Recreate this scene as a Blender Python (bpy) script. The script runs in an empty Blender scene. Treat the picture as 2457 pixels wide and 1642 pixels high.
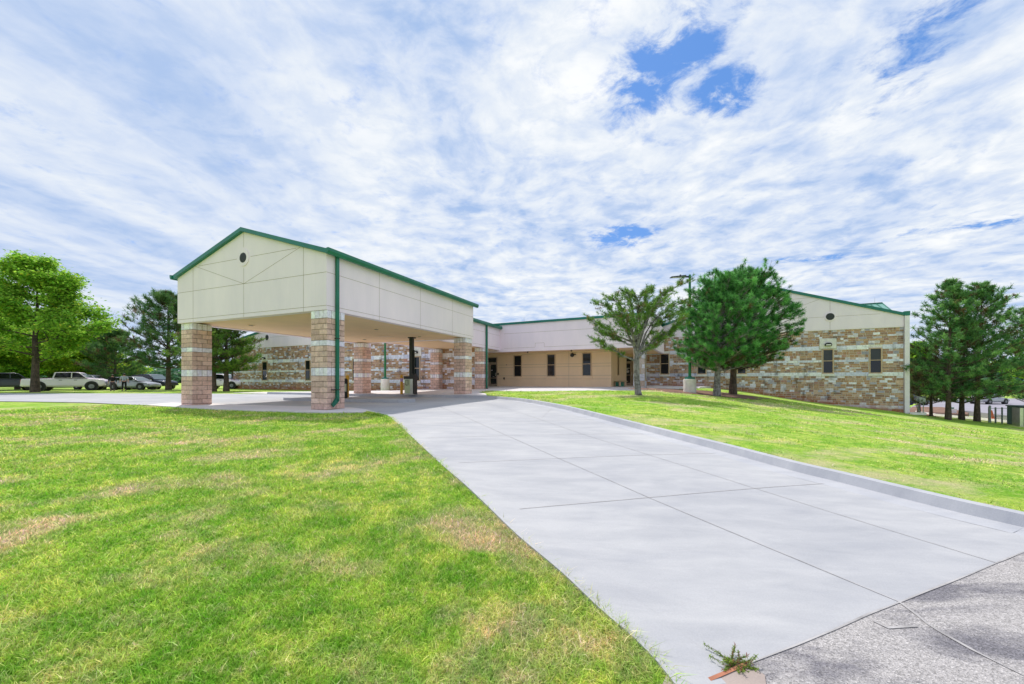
import bpy, bmesh, math, random
import numpy as np
from mathutils import Vector, Matrix
from mathutils.geometry import delaunay_2d_cdt
S = bpy.context.scene
COL = S.collection
rad = math.radians
F, CX, HY, CZ = 929.0, 1228.5, 910.0, 1.6      # focal length and horizon in photo pixels, camera height

# ------------------------------------------------------------------ basics
class MB:
    def __init__(s): s.v=[]; s.f=[]; s.m=[]; s.c=[]
    def add(s, vs, fs, m=0, c=(1,1,1)):
        o=len(s.v); s.v+= [tuple(v) for v in vs]; s.c+=[c]*len(vs)
        for f in fs: s.f.append([o+i for i in f]); s.m.append(m)
    def box(s, x0,x1,y0,y1,z0,z1, m=0, c=(1,1,1)):
        s.add([(x0,y0,z0),(x1,y0,z0),(x1,y1,z0),(x0,y1,z0),(x0,y0,z1),(x1,y0,z1),(x1,y1,z1),(x0,y1,z1)],
              [(0,3,2,1),(4,5,6,7),(0,1,5,4),(1,2,6,5),(2,3,7,6),(3,0,4,7)], m, c)
    def hexa(s, p, m=0, c=(1,1,1)):
        s.add(p, [(0,3,2,1),(4,5,6,7),(0,1,5,4),(1,2,6,5),(2,3,7,6),(3,0,4,7)], m, c)
    def prism(s, poly, y0, y1, m=0, c=(1,1,1)):   # poly in xz, extruded along y
        n=len(poly)
        vs=[(x,y0,z) for x,z in poly]+[(x,y1,z) for x,z in poly]
        fs=[tuple(range(n)), tuple(range(2*n-1,n-1,-1))]+[(i,n+i,n+(i+1)%n,(i+1)%n) for i in range(n)]
        s.add(vs, fs, m, c)
    def cyl(s, p0, p1, r0, r1=None, n=12, m=0, c=(1,1,1), cap=True):
        r1 = r0 if r1 is None else r1
        s.tube([p0,p1],[r0,r1],n,m,c,cap)
    def tube(s, pts, rs, n=7, m=0, c=(1,1,1), cap=True):
        P=[Vector(p) for p in pts]; o=len(s.v); k=len(P)
        up=Vector((0,0,1))
        for i,p in enumerate(P):
            d=(P[min(i+1,k-1)]-P[max(i-1,0)])
            d = d.normalized() if d.length>1e-9 else Vector((0,0,1))
            a=d.cross(up if abs(d.z)<.9 else Vector((1,0,0))).normalized(); b=d.cross(a)
            for j in range(n):
                t=2*math.pi*j/n; s.v.append(tuple(p+(a*math.cos(t)+b*math.sin(t))*rs[i])); s.c.append(c)
        for i in range(k-1):
            for j in range(n):
                s.f.append([o+i*n+j,o+i*n+(j+1)%n,o+(i+1)*n+(j+1)%n,o+(i+1)*n+j]); s.m.append(m)
        if cap:
            s.f.append([o+j for j in range(n)][::-1]); s.m.append(m)
            s.f.append([o+(k-1)*n+j for j in range(n)]); s.m.append(m)
    def obj(s, name, mats, parent=None, smooth=False, recalc=True):
        me=bpy.data.meshes.new(name); me.from_pydata(s.v,[],s.f)
        for mt in (mats if isinstance(mats,(list,tuple)) else [mats]): me.materials.append(mt)
        me.polygons.foreach_set('material_index', s.m)
        ca=me.color_attributes.new('Col','FLOAT_COLOR','POINT')
        a=np.ones((len(s.v),4),'f'); a[:,:3]=np.array(s.c,'f').reshape(-1,3); ca.data.foreach_set('color',a.ravel())
        if recalc:
            b=bmesh.new(); b.from_mesh(me); bmesh.ops.recalc_face_normals(b,faces=b.faces); b.to_mesh(me); b.free()
        if smooth:
            me.polygons.foreach_set('use_smooth',[True]*len(me.polygons))
            try: me.set_sharp_from_angle(angle=rad(40))
            except Exception: pass
        me.update()
        return link(name, me, parent)
def link(name, me, parent=None):
    o=bpy.data.objects.new(name, me); COL.objects.link(o)
    if parent is not None: o.parent=parent
    return o
def tag(o, label=None, cat=None, group=None, kind=None):
    if label: o['label']=label
    if cat: o['category']=cat
    if group: o['group']=group
    if kind: o['kind']=kind
    return o
def empty(name, loc, rz=0, label=None, cat=None, group=None):
    o=bpy.data.objects.new(name,None); COL.objects.link(o); o.location=loc; o.rotation_euler=(0,0,rz)
    o.empty_display_size=.3
    return tag(o,label,cat,group)
def copy_tree(o, parent=None):
    c=o.copy(); COL.objects.link(c); c.parent=parent
    for ch in [x for x in bpy.data.objects if x.parent==o]: copy_tree(ch,c)
    return c

# ------------------------------------------------------------------ materials
class NT:
    def __init__(s, mat): s.t=mat.node_tree; s.n=s.t.nodes; s.l=s.t.links
    def new(s, k, **kw):
        n=s.n.new(k)
        for a,b in kw.items(): setattr(n,a,b)
        return n
    def lk(s,a,b): s.l.new(a,b)
    def val(s, inp, v):
        if isinstance(v, bpy.types.NodeSocket): s.lk(v,inp)
        else:
            if hasattr(inp.default_value,'__len__') and not hasattr(v,'__len__'): v=(v,)*len(inp.default_value)
            if hasattr(v,'__len__') and len(v)==3 and len(inp.default_value)==4: v=(*v,1)
            inp.default_value=v
    def math(s, op, a, b=0.0, c=None, clamp=False):
        n=s.new('ShaderNodeMath',operation=op,use_clamp=clamp); s.val(n.inputs[0],a); s.val(n.inputs[1],b)
        if c is not None: s.val(n.inputs[2],c)
        return n.outputs[0]
    def vmath(s, op, a, b=(0,0,0)):
        n=s.new('ShaderNodeVectorMath',operation=op); s.val(n.inputs[0],a)
        if op=='SCALE': s.val(n.inputs['Scale'],b)
        else: s.val(n.inputs[1],b)
        return n.outputs[0]
    def noise(s, vec, scale, detail=4, rough=.55, dist=0):
        n=s.new('ShaderNodeTexNoise'); s.val(n.inputs['Vector'],vec); n.inputs['Scale'].default_value=scale
        n.inputs['Detail'].default_value=detail; n.inputs['Roughness'].default_value=rough; n.inputs['Distortion'].default_value=dist
        return n.outputs['Fac']
    def ramp(s, fac, stops, interp='LINEAR'):
        n=s.new('ShaderNodeValToRGB'); s.val(n.inputs[0],fac); cr=n.color_ramp; cr.interpolation=interp
        while len(cr.elements)<len(stops): cr.elements.new(.5)
        for e,(p,c) in zip(cr.elements,stops):
            e.position=p; c=(c,c,c) if not hasattr(c,'__len__') else c; e.color=(*c[:3],1)
        return n.outputs[0]
    def mix(s, fac, a, b, mode='MIX'):
        n=s.new('ShaderNodeMix',data_type='RGBA',blend_type=mode,clamp_factor=True)
        s.val(n.inputs[0],fac); s.val(n.inputs[6],a); s.val(n.inputs[7],b); return n.outputs[2]
    def coord(s, which='Object'): return s.new('ShaderNodeTexCoord').outputs[which]
    def map(s, vec, scale=(1,1,1), rot=(0,0,0), loc=(0,0,0)):
        n=s.new('ShaderNodeMapping'); s.val(n.inputs[0],vec); n.inputs['Scale'].default_value=scale
        n.inputs['Rotation'].default_value=rot; n.inputs['Location'].default_value=loc; return n.outputs[0]
    def bump(s, h, strength=.3, dist=.02):
        n=s.new('ShaderNodeBump'); s.val(n.inputs['Height'],h); n.inputs['Strength'].default_value=strength
        n.inputs['Distance'].default_value=dist; return n.outputs[0]
def material(name):
    m=bpy.data.materials.new(name); m.use_nodes=True; t=NT(m); b=t.n['Principled BSDF']; return m,t,b
def basic(name, col, rough=.6, var=.06, scale=3.0, bump=.05, bscale=60, metal=0, spec=.5, vcol=False, emit=None):
    m,t,b=material(name); co=t.coord()
    n=t.noise(co,scale,5,.6); f=t.ramp(n,[(.3,1-var*2),(.7,1+var)])
    base=col if not vcol else None
    if vcol:
        a=t.new('ShaderNodeAttribute',attribute_name='Col'); c=t.mix(1.0,a.outputs['Color'],f,'MULTIPLY')
        if col is not None: c=t.mix(1.0,c,(*col,1),'MULTIPLY')
    else: c=t.mix(1.0,(*col,1),f,'MULTIPLY')
    t.lk(c,b.inputs['Base Color']); b.inputs['Roughness'].default_value=rough; b.inputs['Metallic'].default_value=metal
    b.inputs['Specular IOR Level'].default_value=spec
    if bump: t.lk(t.bump(t.noise(co,bscale,4,.6),bump,.01),b.inputs['Normal'])
    if emit: b.inputs['Emission Color'].default_value=(*emit,1); b.inputs['Emission Strength'].default_value=1
    return m

def stucco(name, col):
    m,t,b=material(name); co=t.coord()
    big=t.noise(t.map(co,(1,1,.35)),.9,5,.6)
    c=t.mix(1.0,(*col,1),t.ramp(big,[(.25,(.90,.90,.91)),(.75,(1.03,1.02,1.0))]),'MULTIPLY')
    streak=t.noise(t.map(co,(5,5,.12)),1.0,5,.7)
    c=t.mix(t.ramp(streak,[(.57,0),(.8,.08)]),c,(.33,.31,.29,1))
    t.lk(c,b.inputs['Base Color']); b.inputs['Roughness'].default_value=.85; b.inputs['Specular IOR Level'].default_value=.25
    t.lk(t.bump(t.noise(co,140,3,.7),.35,.004),b.inputs['Normal']); return m
M={}
M['stucco']=stucco('stucco_offwhite',(.93,.80,.895))
M['beige']=stucco('stucco_beige',(.90,.66,.46))
M['soffit']=stucco('soffit_tan',(.94,.67,.43))
M['green']=basic('green_metal',(.005,.16,.10),.34,.10,2,.02,40)
M['teal']=basic('teal_fascia_metal',(.006,.165,.125),.36,.08,2,.02,40)
M['seam']=basic('roof_metal_pale_green',(.16,.36,.30),.4,.06,2,.02)
M['line']=basic('reveal_joint',(.38,.30,.22),.9,.05)
M['white_metal']=basic('white_metal',(.86,.78,.83),.45,.05,2,.02)
M['dark']=basic('black_metal',(.012,.012,.013),.4,.1,4,.02)
M['steel']=basic('brushed_steel',(.62,.62,.60),.28,.06,5,.02,80,metal=.9)
M['steelgreen']=basic('pale_panel',(.50,.56,.36),.35,.05,4,.01)
M['yellow']=basic('yellow_paint',(.72,.36,.02),.5,.06,6,.05)
M['bronze']=basic('window_frame_tan',(.55,.38,.25),.5,.06,6,.02)
M['paleconc']=basic('pale_concrete',(.80,.76,.72),.85,.09,3,.3,60)
M['kerbc']=None
def glass(name, col, rough=.06):
    m,t,b=material(name); co=t.coord(); n=t.noise(t.map(co,(.7,.7,1.2)),1.6,2,.5)
    t.lk(t.mix(n,(*[x*.5 for x in col],1),(*col,1)),b.inputs['Base Color'])
    b.inputs['Roughness'].default_value=rough; b.inputs['Specular IOR Level'].default_value=.55
    t.lk(t.bump(t.noise(co,1.5,1),.05,.02),b.inputs['Normal']); return m
M['glass']=glass('dark_glass',(.012,.014,.02)); M['screen']=glass('screened_glass',(.035,.038,.06),.35)
M['carglass']=glass('car_glass',(.008,.009,.014),.12)
M['paleglass']=glass('windscreen',(.16,.22,.25),.1)
def stone_mat(name, dark=.3, mud=True):
    m,t,b=material(name); co=t.coord(); a=t.new('ShaderNodeAttribute',attribute_name='Col').outputs['Color']
    c=t.mix(1.0,a,t.ramp(t.noise(co,9,6,.65),[(.25,.72),(.7,1.2)]),'MULTIPLY')
    st=t.math('MULTIPLY',t.noise(t.map(co,(1.3,1.3,.10)),1.0,6,.7),t.noise(co,2.2,4,.6))
    c=t.mix(t.ramp(st,[(.27,0),(.40,dark)]),c,(.05,.045,.045,1))
    if mud:
        u=t.new('ShaderNodeUVMap',uv_map='hg').outputs[0]
        sp=t.new('ShaderNodeSeparateXYZ'); t.lk(u,sp.inputs[0])
        h=t.math('ADD',sp.outputs[1],t.math('MULTIPLY',t.math('SUBTRACT',t.noise(co,1.3,5,.6),.5),-1.3))
        c=t.mix(t.ramp(h,[(.0,.75),(.55,0)]),c,(.40,.135,.06,1))
    t.lk(c,b.inputs['Base Color']); b.inputs['Roughness'].default_value=.88; b.inputs['Specular IOR Level'].default_value=.25
    t.lk(t.bump(t.noise(co,28,6,.7),.7,.02),b.inputs['Normal']); return m
M['stone']=stone_mat('ashlar_stone',.75); M['mortar']=stone_mat('stone_mortar',.4)
M['block']=stone_mat('split_face_block',.12,False)
def concrete(name, col, dark=.12, tint=(1,1,1)):
    m,t,b=material(name); co=t.coord()
    n1=t.noise(co,.35,4,.6,.6); n2=t.noise(t.map(co,(1,3.2,1),rot=(0,0,.45)),1.1,6,.65,.4); n3=t.noise(co,90,3,.7)
    c=t.mix(1.0,(*col,1),t.ramp(n1,[(.3,(.84,.845,.87)),(.7,(1.06,1.05,1.03))]),'MULTIPLY')
    c=t.mix(1.0,c,t.ramp(n2,[(.3,(.85,.86,.885)),(.62,(1.03,1.03,1.03))]),'MULTIPLY')
    blot=t.noise(t.map(co,(.35,1.4,1),rot=(0,0,.3)),1.3,4,.6,.8); c=t.mix(t.ramp(blot,[(.55,0),(.66,dark*.45)]),c,(col[0]*.7,col[1]*.72,col[2]*.78,1))
    c=t.mix(1.0,c,t.ramp(n3,[(.3,.93),(.7,1.05)]),'MULTIPLY')
    t.lk(c,b.inputs['Base Color']); b.inputs['Roughness'].default_value=.82; b.inputs['Specular IOR Level'].default_value=.3
    t.lk(t.bump(t.math('ADD',n3,t.math('MULTIPLY',n2,.5)),.25,.006),b.inputs['Normal']); return m
M['drive']=concrete('drive_concrete',(.465,.465,.48),.5)
M['kerb']=concrete('kerb_concrete',(.47,.475,.505),.6)
M['walk']=concrete('walk_concrete',(.74,.69,.68),.3)
M['dirty']=concrete('old_concrete',(.44,.36,.32),.6)
M['joint']=basic('saw_cut_joint',(.43,.41,.41),.95,.2,4,0)
def asphalt(name, base, light, worn=.5):
    m,t,b=material(name); co=t.coord()
    v=t.new('ShaderNodeTexVoronoi'); t.lk(co,v.inputs['Vector']); v.inputs['Scale'].default_value=130
    sp=t.new('ShaderNodeSeparateColor'); t.lk(v.outputs['Color'],sp.inputs[0])
    agg=t.ramp(sp.outputs[0],[(0,.55),(.5,.98),(.88,1.15),(1,1.5)])
    w=t.noise(t.map(co,(1,4,1),rot=(0,0,-.55)),.55,7,.65,.5)
    c=t.mix(t.ramp(w,[(.40,0),(.52,1)]),(*base,1),(*light,1)); c=t.mix(1.0,c,agg,'MULTIPLY')
    t.lk(c,b.inputs['Base Color']); b.inputs['Roughness'].default_value=.9
    t.lk(t.bump(t.math('ADD',v.outputs['Distance'],t.noise(co,8,4)),.6,.008),b.inputs['Normal']); return m
M['asphalt']=asphalt('worn_asphalt',(.19,.18,.20),(.42,.395,.39))
M['road']=basic('far_road_asphalt',(.33,.31,.36),.9,.08,.5,.2)
M['soil']=basic('red_mulch_soil',(.24,.135,.095),.95,.25,2,.8,30)

def grass_color(t, co, rnd=None):
    """lawn colour from position: green clumps, yellow-green mowing wear, dry straw patches, bare red soil"""
    g1=t.noise(co,.55,5,.6,.4); g2=t.noise(co,3.2,5,.7,.3); g3=t.noise(co,17,4,.7)
    c=t.mix(t.ramp(g1,[(.36,0),(.64,1)]),(.31,.55,.05,1),(.60,.70,.13,1))
    c=t.mix(t.ramp(g2,[(.40,0),(.60,.9)]),c,(.17,.42,.025,1))
    c=t.mix(t.ramp(g3,[(.50,0),(.70,.65)]),c,(.64,.64,.27,1))
    d=t.math('ADD',t.math('MULTIPLY',t.noise(t.map(co,(1,1.5,1),loc=(3.1,1.7,0)),.42,3,.5,.8),.62),t.math('MULTIPLY',t.noise(co,1.9,6,.75),.42))
    c=t.mix(t.ramp(d,[(.515,0),(.645,.72)]),c,(.70,.59,.36,1))
    s=t.math('ADD',t.math('MULTIPLY',t.noise(t.map(co,loc=(9.3,4.2,0)),.8,2,.5,.5),.6),t.math('MULTIPLY',t.noise(co,5,5,.7),.4))
    c=t.mix(t.ramp(s,[(.70,0),(.74,.8)]),c,(.62,.42,.25,1))
    return c,g3
m,t,b=material('lawn_turf'); co=t.coord(); c,g3=grass_color(t,co)
c=t.mix(1.0,c,t.ramp(t.noise(co,55,4,.75),[(.3,.55),(.7,1.35)]),'MULTIPLY')
t.lk(c,b.inputs['Base Color']); b.inputs['Roughness'].default_value=.95; b.inputs['Specular IOR Level'].default_value=.1
t.lk(t.bump(t.math('ADD',t.noise(co,45,5,.7),g3),.9,.04),b.inputs['Normal']); M['lawn']=m
def leafmat(name, useground=False, mul=(1,1,1), trans=.35):
    m,t,b=material(name); co=t.coord()
    if useground:
        c,_=grass_color(t,co); a=t.new('ShaderNodeAttribute',attribute_name='Col').outputs['Color']
        c=t.mix(1.0,c,a,'MULTIPLY')
    else:
        a=t.new('ShaderNodeAttribute',attribute_name='Col').outputs['Color']; c=t.mix(1.0,a,(*mul,1),'MULTIPLY')
    b.inputs['Roughness'].default_value=.6; b.inputs['Specular IOR Level'].default_value=.25
    t.lk(c,b.inputs['Base Color'])
    tr=t.new('ShaderNodeBsdfTranslucent'); t.lk(c,tr.inputs['Color'])
    mx=t.new('ShaderNodeMixShader'); mx.inputs[0].default_value=trans
    t.lk(b.outputs[0],mx.inputs[1]); t.lk(tr.outputs[0],mx.inputs[2]); t.lk(mx.outputs[0],t.n['Material Output'].inputs[0])
    return m
M['blade']=leafmat('grass_blades',True); M['needle']=leafmat('pine_needles',trans=.35); M['leaf']=leafmat('broad_leaves',trans=.45)
def bark(name,c1,c2):
    m,t,b=material(name); co=t.coord(); n=t.noise(t.map(co,(1,1,.3)),9,6,.7); n2=t.noise(t.map(co,(1,1,2.2)),3,3,.6)
    c=t.mix(t.ramp(n,[(.35,0),(.65,1)]),(*c1,1),(*c2,1)); c=t.mix(t.ramp(n2,[(.5,0),(.6,.6)]),c,(.05,.04,.035,1))
    t.lk(c,b.inputs['Base Color']); b.inputs['Roughness'].default_value=.95; t.lk(t.bump(n,1,.05),b.inputs['Normal']); return m
M['barkgrey']=bark('grey_pine_bark',(.12,.105,.11),(.36,.33,.34)); M['barkbrown']=bark('brown_bark',(.045,.032,.026),(.17,.12,.09))
M['white_paint']=basic('car_paint_white',(.95,.84,.98),.22,.02,2,0); M['silver_paint']=basic('car_paint_silver',(.42,.42,.47),.22,.02,2,0,metal=.3)
M['navy_paint']=basic('car_paint_navy',(.02,.028,.05),.2,.02,2,0); M['grey_paint']=basic('car_paint_grey',(.055,.06,.085),.22,.02,2,0)
M['blue_paint']=basic('car_paint_blue',(.04,.08,.25),.2,.02,2,0)
M['rubber']=basic('rubber',(.02,.02,.02),.8,.1,5,.1); M['rim']=basic('alloy_rim',(.28,.28,.30),.3,.05,5,0,metal=.7)
M['redlens']=basic('red_lens',(.5,.02,.02),.2,.02); M['clearlens']=basic('clear_lens',(.75,.75,.78),.15,.02)
M['skin']=basic('skin',(.70,.36,.26),.6,.03,10,0); M['hair']=basic('hair_dark',(.02,.014,.012),.7,.1)
M['blackcloth']=basic('black_cloth',(.014,.014,.016),.9,.1,10,.1); M['greycloth']=basic('grey_cloth',(.45,.47,.55),.9,.05,10,.1)
M['trouser']=basic('grey_purple_trousers',(.085,.065,.085),.9,.08,10,.1)
M['orange']=basic('cone_orange',(.65,.12,.04),.6,.05); M['boxgreen']=basic('utility_box_grey_green',(.10,.16,.17),.5,.05,3,.02)
M['darkslate']=basic('dark_grille',(.05,.055,.065),.6,.08); M['wood']=basic('weathered_wood',(.50,.40,.25),.8,.1,8,.2)
M['galv']=basic('galvanised_metal',(.30,.34,.36),.4,.08,5,.02,metal=.5); M['meter']=basic('meter_grey',(.42,.47,.50),.5,.05)
M['tealpaint']=basic('green_pole_paint',(.006,.17,.055),.35,.05,3,.02)
M['sticker']=basic('sticker_white_blue',(.55,.35,.62),.4,.1,40,0)

# ------------------------------------------------------------------ terrain
def tps(P):
    P=np.array(P,float); n=len(P); xy=P[:,:2]
    d=np.linalg.norm(xy[:,None]-xy[None],axis=2); K=np.where(d>0,d*d*np.log(d+1e-9),0)+np.eye(n)*.8
    A=np.zeros((n+3,n+3)); A[:n,:n]=K; A[:n,n]=1; A[:n,n+1:]=xy; A[n,:n]=1; A[n+1:,:n]=xy.T
    w=np.linalg.solve(A,np.concatenate([P[:,2]+CZ,np.zeros(3)]))
    def f(q):
        q=np.atleast_2d(np.asarray(q,float)); out=np.empty(len(q))
        for i in range(0,len(q),40000):
            s=q[i:i+40000]; d=np.linalg.norm(s[:,None]-xy[None],axis=2)
            out[i:i+40000]=(d*d*np.log(d+1e-9))@w[:n]+w[n]+s@w[n+1:]
        return out
    return f
HP=[(2.78,2.78,-1.6),(4.22,3.37,-1.61),(1.77,4.85,-1.5),(3.36,5.22,-1.51),(.83,6.82,-1.4),(2.55,7.08,-1.41),(-.11,8.88,-1.31),(1.68,9.05,-1.33),
    (4.5,8.5,-1.42),(-3.5,13,-1.15),(1.5,13.5,-1.17),(-6.68,13.96,-1.13),(-14.3,17.2,-1.18),(-2.8,22.6,-1.06),(.5,19.5,-1.08),(-10.3,25.6,-1.12),(-8,19,-1.13),
    (-29.5,22.3,-1.2),(-40,31,-1.2),(-60,40,-1.2),(-20,42,-1.1),(-35,45,-1.12),(-28,33,-1.17),(-15,33,-1.08),(-60,60,-1.2),(0,60,-1.1),(-20,70,-1.15),
    (0,.5,-1.62),(-3,3,-1.51),(-6,6,-1.42),(-10,10,-1.32),(-3,0,-1.62),(-10,3,-1.5),(-20,10,-1.35),(-35,12,-1.35),(-10,-10,-1.75),
    (8,0,-1.75),(7,4,-1.68),(15,4,-2.1),(10,-10,-2.0),(20,12,-2.5),(16,16,-2.0),(18,24,-2.0),(30,24,-3.5),(40,34,-3.7),(55,50,-3.8),(40,50,-3.6),(60,30,-4.0),(24,40,-2.6),(30,60,-3.0),(60,70,-4),(60,0,-4),(3,30,-1.0),(10,30,-1.3)]
Hf=tps(HP)
def H(q):
    q=np.atleast_2d(np.asarray(q,float)); r=np.hypot(q[:,0],q[:,1]); w=np.clip((r-60)/40,0,1); w=w*w*(3-2*w)
    qq=q*np.minimum(1,80/np.maximum(r,1e-6))[:,None]
    far=np.where(q[:,0]>0,-3.4,-1.3)+CZ
    far=(-1.3-2.3/(1+np.exp(-q[:,0]/25)))+CZ
    return Hf(qq)*(1-w)+far*w
def G(px,py,fn=None,off=0):
    fn=fn or H; tx=(px-CX)/F; tz=(HY-py)/F; d=1.3/abs(tz); 
    for _ in range(60):
        z=float(fn([(tx*d,d)])[0])+off-CZ; nd=z/tz if z*tz>0 else d; nd=min(max(nd,.3),120); d=.5*d+.5*nd
    return (tx*d,d)
def H1(x,y): return float(H([(x,y)])[0])
WP=[(-2.8,23.5,-.90),(-10.3,26.4,-.99),(-5.9,31.5,-.83),(-2.3,30.5,-.78),(-1.9,35.4,-.66),(9.2,28,-.615),(5,31,-.64),(16,35,-.62),(10.5,26,-.63),(5,25,-.69),(1,26,-.76),(-13,27.5,-1.03),(-12,33,-.95)]
Wf=tps(WP)
# kerb line that bounds the driveway on the right, foot of the kerb
KB=[(1101,954.5),(1167,957),(1240,963),(1326,978),(1411,999),(1500,1023),(1600,1050),(1735,1086),(1892,1130),(2009,1159),(2148,1195),(2294,1232),(2457,1270),(2542,1292)]
kerbR=[G(*p) for p in KB]
kerbR+= [(kerbR[-1][0]+.7,kerbR[-1][1]-.35),(kerbR[-1][0]+2.2,kerbR[-1][1]-.5),(kerbR[-1][0]+9,kerbR[-1][1]-.2)]
def smooth(pts,k=6,closed=False):
    P=np.array(pts,float); out=[]
    for i in range(len(P)-1):
        p0=P[max(i-1,0)];p1=P[i];p2=P[i+1];p3=P[min(i+2,len(P)-1)]
        for j in range(k):
            t=j/k; out.append(tuple(.5*((2*p1)+(-p0+p2)*t+(2*p0-5*p1+4*p2-p3)*t*t+(-p0+3*p1-3*p2+p3)*t**3)))
    out.append(tuple(P[-1])); return out
kerbR=smooth(kerbR,5)
LP=[(x,y,H1(x,y)-CZ+.14) for x,y in kerbR[::5]]
LP+=[(12.0,22.7,-1.0),(14.5,25.5,-.98),(6.35,19.6,-.80),(11,24,-.80),(16.3,34,-.68),(19.3,32.5,-1.03),(23.3,30.5,-1.79),(28.5,28,-2.45),(30.4,27,-2.9),(34,26,-3.1),(30.4,22.5,-3.15),
     (20,15,-2.35),(12.5,9.5,-1.85),(13,16,-1.55),(18,20,-1.75),(22,24,-2.1),(4,24,-.74),(8.5,24.3,-.70),(.5,26,-.80),(11.2,26.3,-.65),(40,24,-3.6),(45,10,-3.9),(25,5,-2.7)]
Lf=tps(LP)

def pip(q,poly):
    q=np.atleast_2d(q); x,y=q[:,0],q[:,1]; ins=np.zeros(len(q),bool); P=np.array(poly); n=len(P)
    for i in range(n):
        x1,y1=P[i];x2,y2=P[(i+1)%n]
        if y1==y2: continue
        c=((y1>y)!=(y2>y))&(x<(x2-x1)*(y-y1)/(y2-y1)+x1); ins^=c
    return ins
def densify(poly,step):
    out=[]
    for i in range(len(poly)):
        a=np.array(poly[i]);b=np.array(poly[(i+1)%len(poly)]); r=min(np.hypot(*a),np.hypot(*b)); st=step*max(1,r/12)
        n=max(1,int(np.hypot(*(b-a))/st))
        for j in range(n): out.append(tuple(a+(b-a)*j/n))
    return out
def region(name, poly, fn, off, step, mat, skirt=0, kind='structure'):
    B=densify(poly,step); P=np.array(B); 
    pts=[Vector(p) for p in B]; 
    g=[]; 
    y=P[:,1].min()
    while y<P[:,1].max():
        st=step*max(1,abs(y)/12); x=P[:,0].min()
        while x<P[:,0].max():
            s2=step*max(1,math.hypot(x,y)/12); g.append((x,y)); x+=s2
        y+=st
    g=np.array(g); g=g[pip(g,B)]
    dmin=np.array([np.min(np.hypot(P[:,0]-a,P[:,1]-b)) for a,b in g]) if len(g) else np.array([])
    if len(g): g=g[dmin>step*.5]
    pts+= [Vector(p) for p in g]; n=len(B)
    r=delaunay_2d_cdt(pts,[(i,(i+1)%n) for i in range(n)],[],1,1e-5)
    V=np.array([tuple(v) for v in r[0]]); Z=fn(V)+off
    verts=[(a[0],a[1],z) for a,z in zip(V,Z)]; faces=[list(f) for f in r[2]]
    if skirt:
        zb=fn(P)+off; o=len(verts)
        verts+=[(a,b,z) for (a,b),z in zip(B,zb)]+[(a,b,z-skirt) for (a,b),z in zip(B,zb)]
        faces+=[[o+i,o+(i+1)%n,o+n+(i+1)%n,o+n+i] for i in range(n)]
    me=bpy.data.meshes.new(name); me.from_pydata(verts,[],faces); me.materials.append(mat)
    bm=bmesh.new(); bm.from_mesh(me)
    for f in bm.faces:
        f.normal_update()
        if f.normal.z<-.01: f.normal_flip()
        if abs(f.normal.z)>.3: f.smooth=True
    bm.to_mesh(me); bm.free()
    return tag(link(name,me),kind=kind)

# base sheet to the horizon
rr=[0]+list(np.geomspace(.6,90,90))+[120,170,260,400,700,1200,2500]; na=144
pts=[(0.0,0.0)]
for r in rr[1:]:
    pts+=[(r*math.sin(2*math.pi*j/na),r*math.cos(2*math.pi*j/na)) for j in range(na)]
Z=H(pts)-.03; fs=[]
for j in range(na): fs.append([0,1+(j+1)%na,1+j])
for i in range(len(rr)-2):
    for j in range(na): fs.append([1+i*na+j,1+i*na+(j+1)%na,1+(i+1)*na+(j+1)%na,1+(i+1)*na+j])
me=bpy.data.meshes.new('ground'); me.from_pydata([(a,b,z) for (a,b),z in zip(pts,Z)],[],fs); me.materials.append(M['lawn'])
bm=bmesh.new(); bm.from_mesh(me)
for f in bm.faces:
    f.normal_update(); f.smooth=True
    if f.normal.z<0: f.normal_flip()
bm.to_mesh(me); bm.free(); tag(link('ground',me),kind='structure')

leftE=[(1640,1665),(1580,1590),(1520,1530),(1439,1460),(1352,1377),(1244,1286),(1172,1216),(1118,1165),(1070,1124),(1019,1077),(968,1029),(937,1002),(921,996),(900,992.5),(882,990.5)]
leftW=[G(*p) for p in leftE]
slabF=[G(*p) for p in [(882,990.3),(776,991.2),(617,987),(499,981.8),(400,976),(350,972.5)]]
leftroad=[G(*p) for p in [(200,966),(60,963.8),(-200,962)]]
farleft=[G(*p) for p in [(-200,944.5),(0,944),(250,944.3),(400,944.5),(520,945),(660,946),(760,947.5),(830,949.5)]]
roadB=[G(*p) for p in [(2160,1446.8),(1805,1591.5)]]
drivepoly=leftW+slabF[1:]+leftroad+farleft+[p for p in kerbR[:5*13+1]]+[G(2457,1326.5)]+roadB
region('driveway',drivepoly,H,0,.6,M['drive'])
# lawn strip and walk beyond the lane
strip=[G(*p) for p in [(-200,937.5),(0,936),(300,935.7),(700,935.5),(960,935.5)]]
# old asphalt road at the lower right
a=np.array(G(2542,1292)); b=np.array(G(1640,1665)); dr=(b-a)/np.linalg.norm(b-a)
jl=[G(2542,1292),G(2457,1326.5)]+roadB+[G(1640,1665)]
roadpoly=[(jl[-1][0]+dr[0]*6,jl[-1][1]+dr[1]*6)]+jl[::-1]+[(kerbR[-12][0],kerbR[-12][1])]+list(kerbR[-11:])+[(20,-3),(10,-10)]
region('road',roadpoly,H,.004,.5,M['asphalt'])
gp=[G(*p) for p in [(1652,1588),(1700,1635),(1790,1598),(1835,1625),(1850,1720),(1560,1720),(1600,1622)]]
region('old_gutter_pad',gp,H,.012,.2,M['dirty'])
gp=[G(*p) for p in [(1698,1634),(1788,1596),(1794,1603),(1704,1643)]]
region('expansion_board',gp,H,.017,.2,basic('board_redwood',(.42,.17,.10),.9,.1,8,.1))

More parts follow.
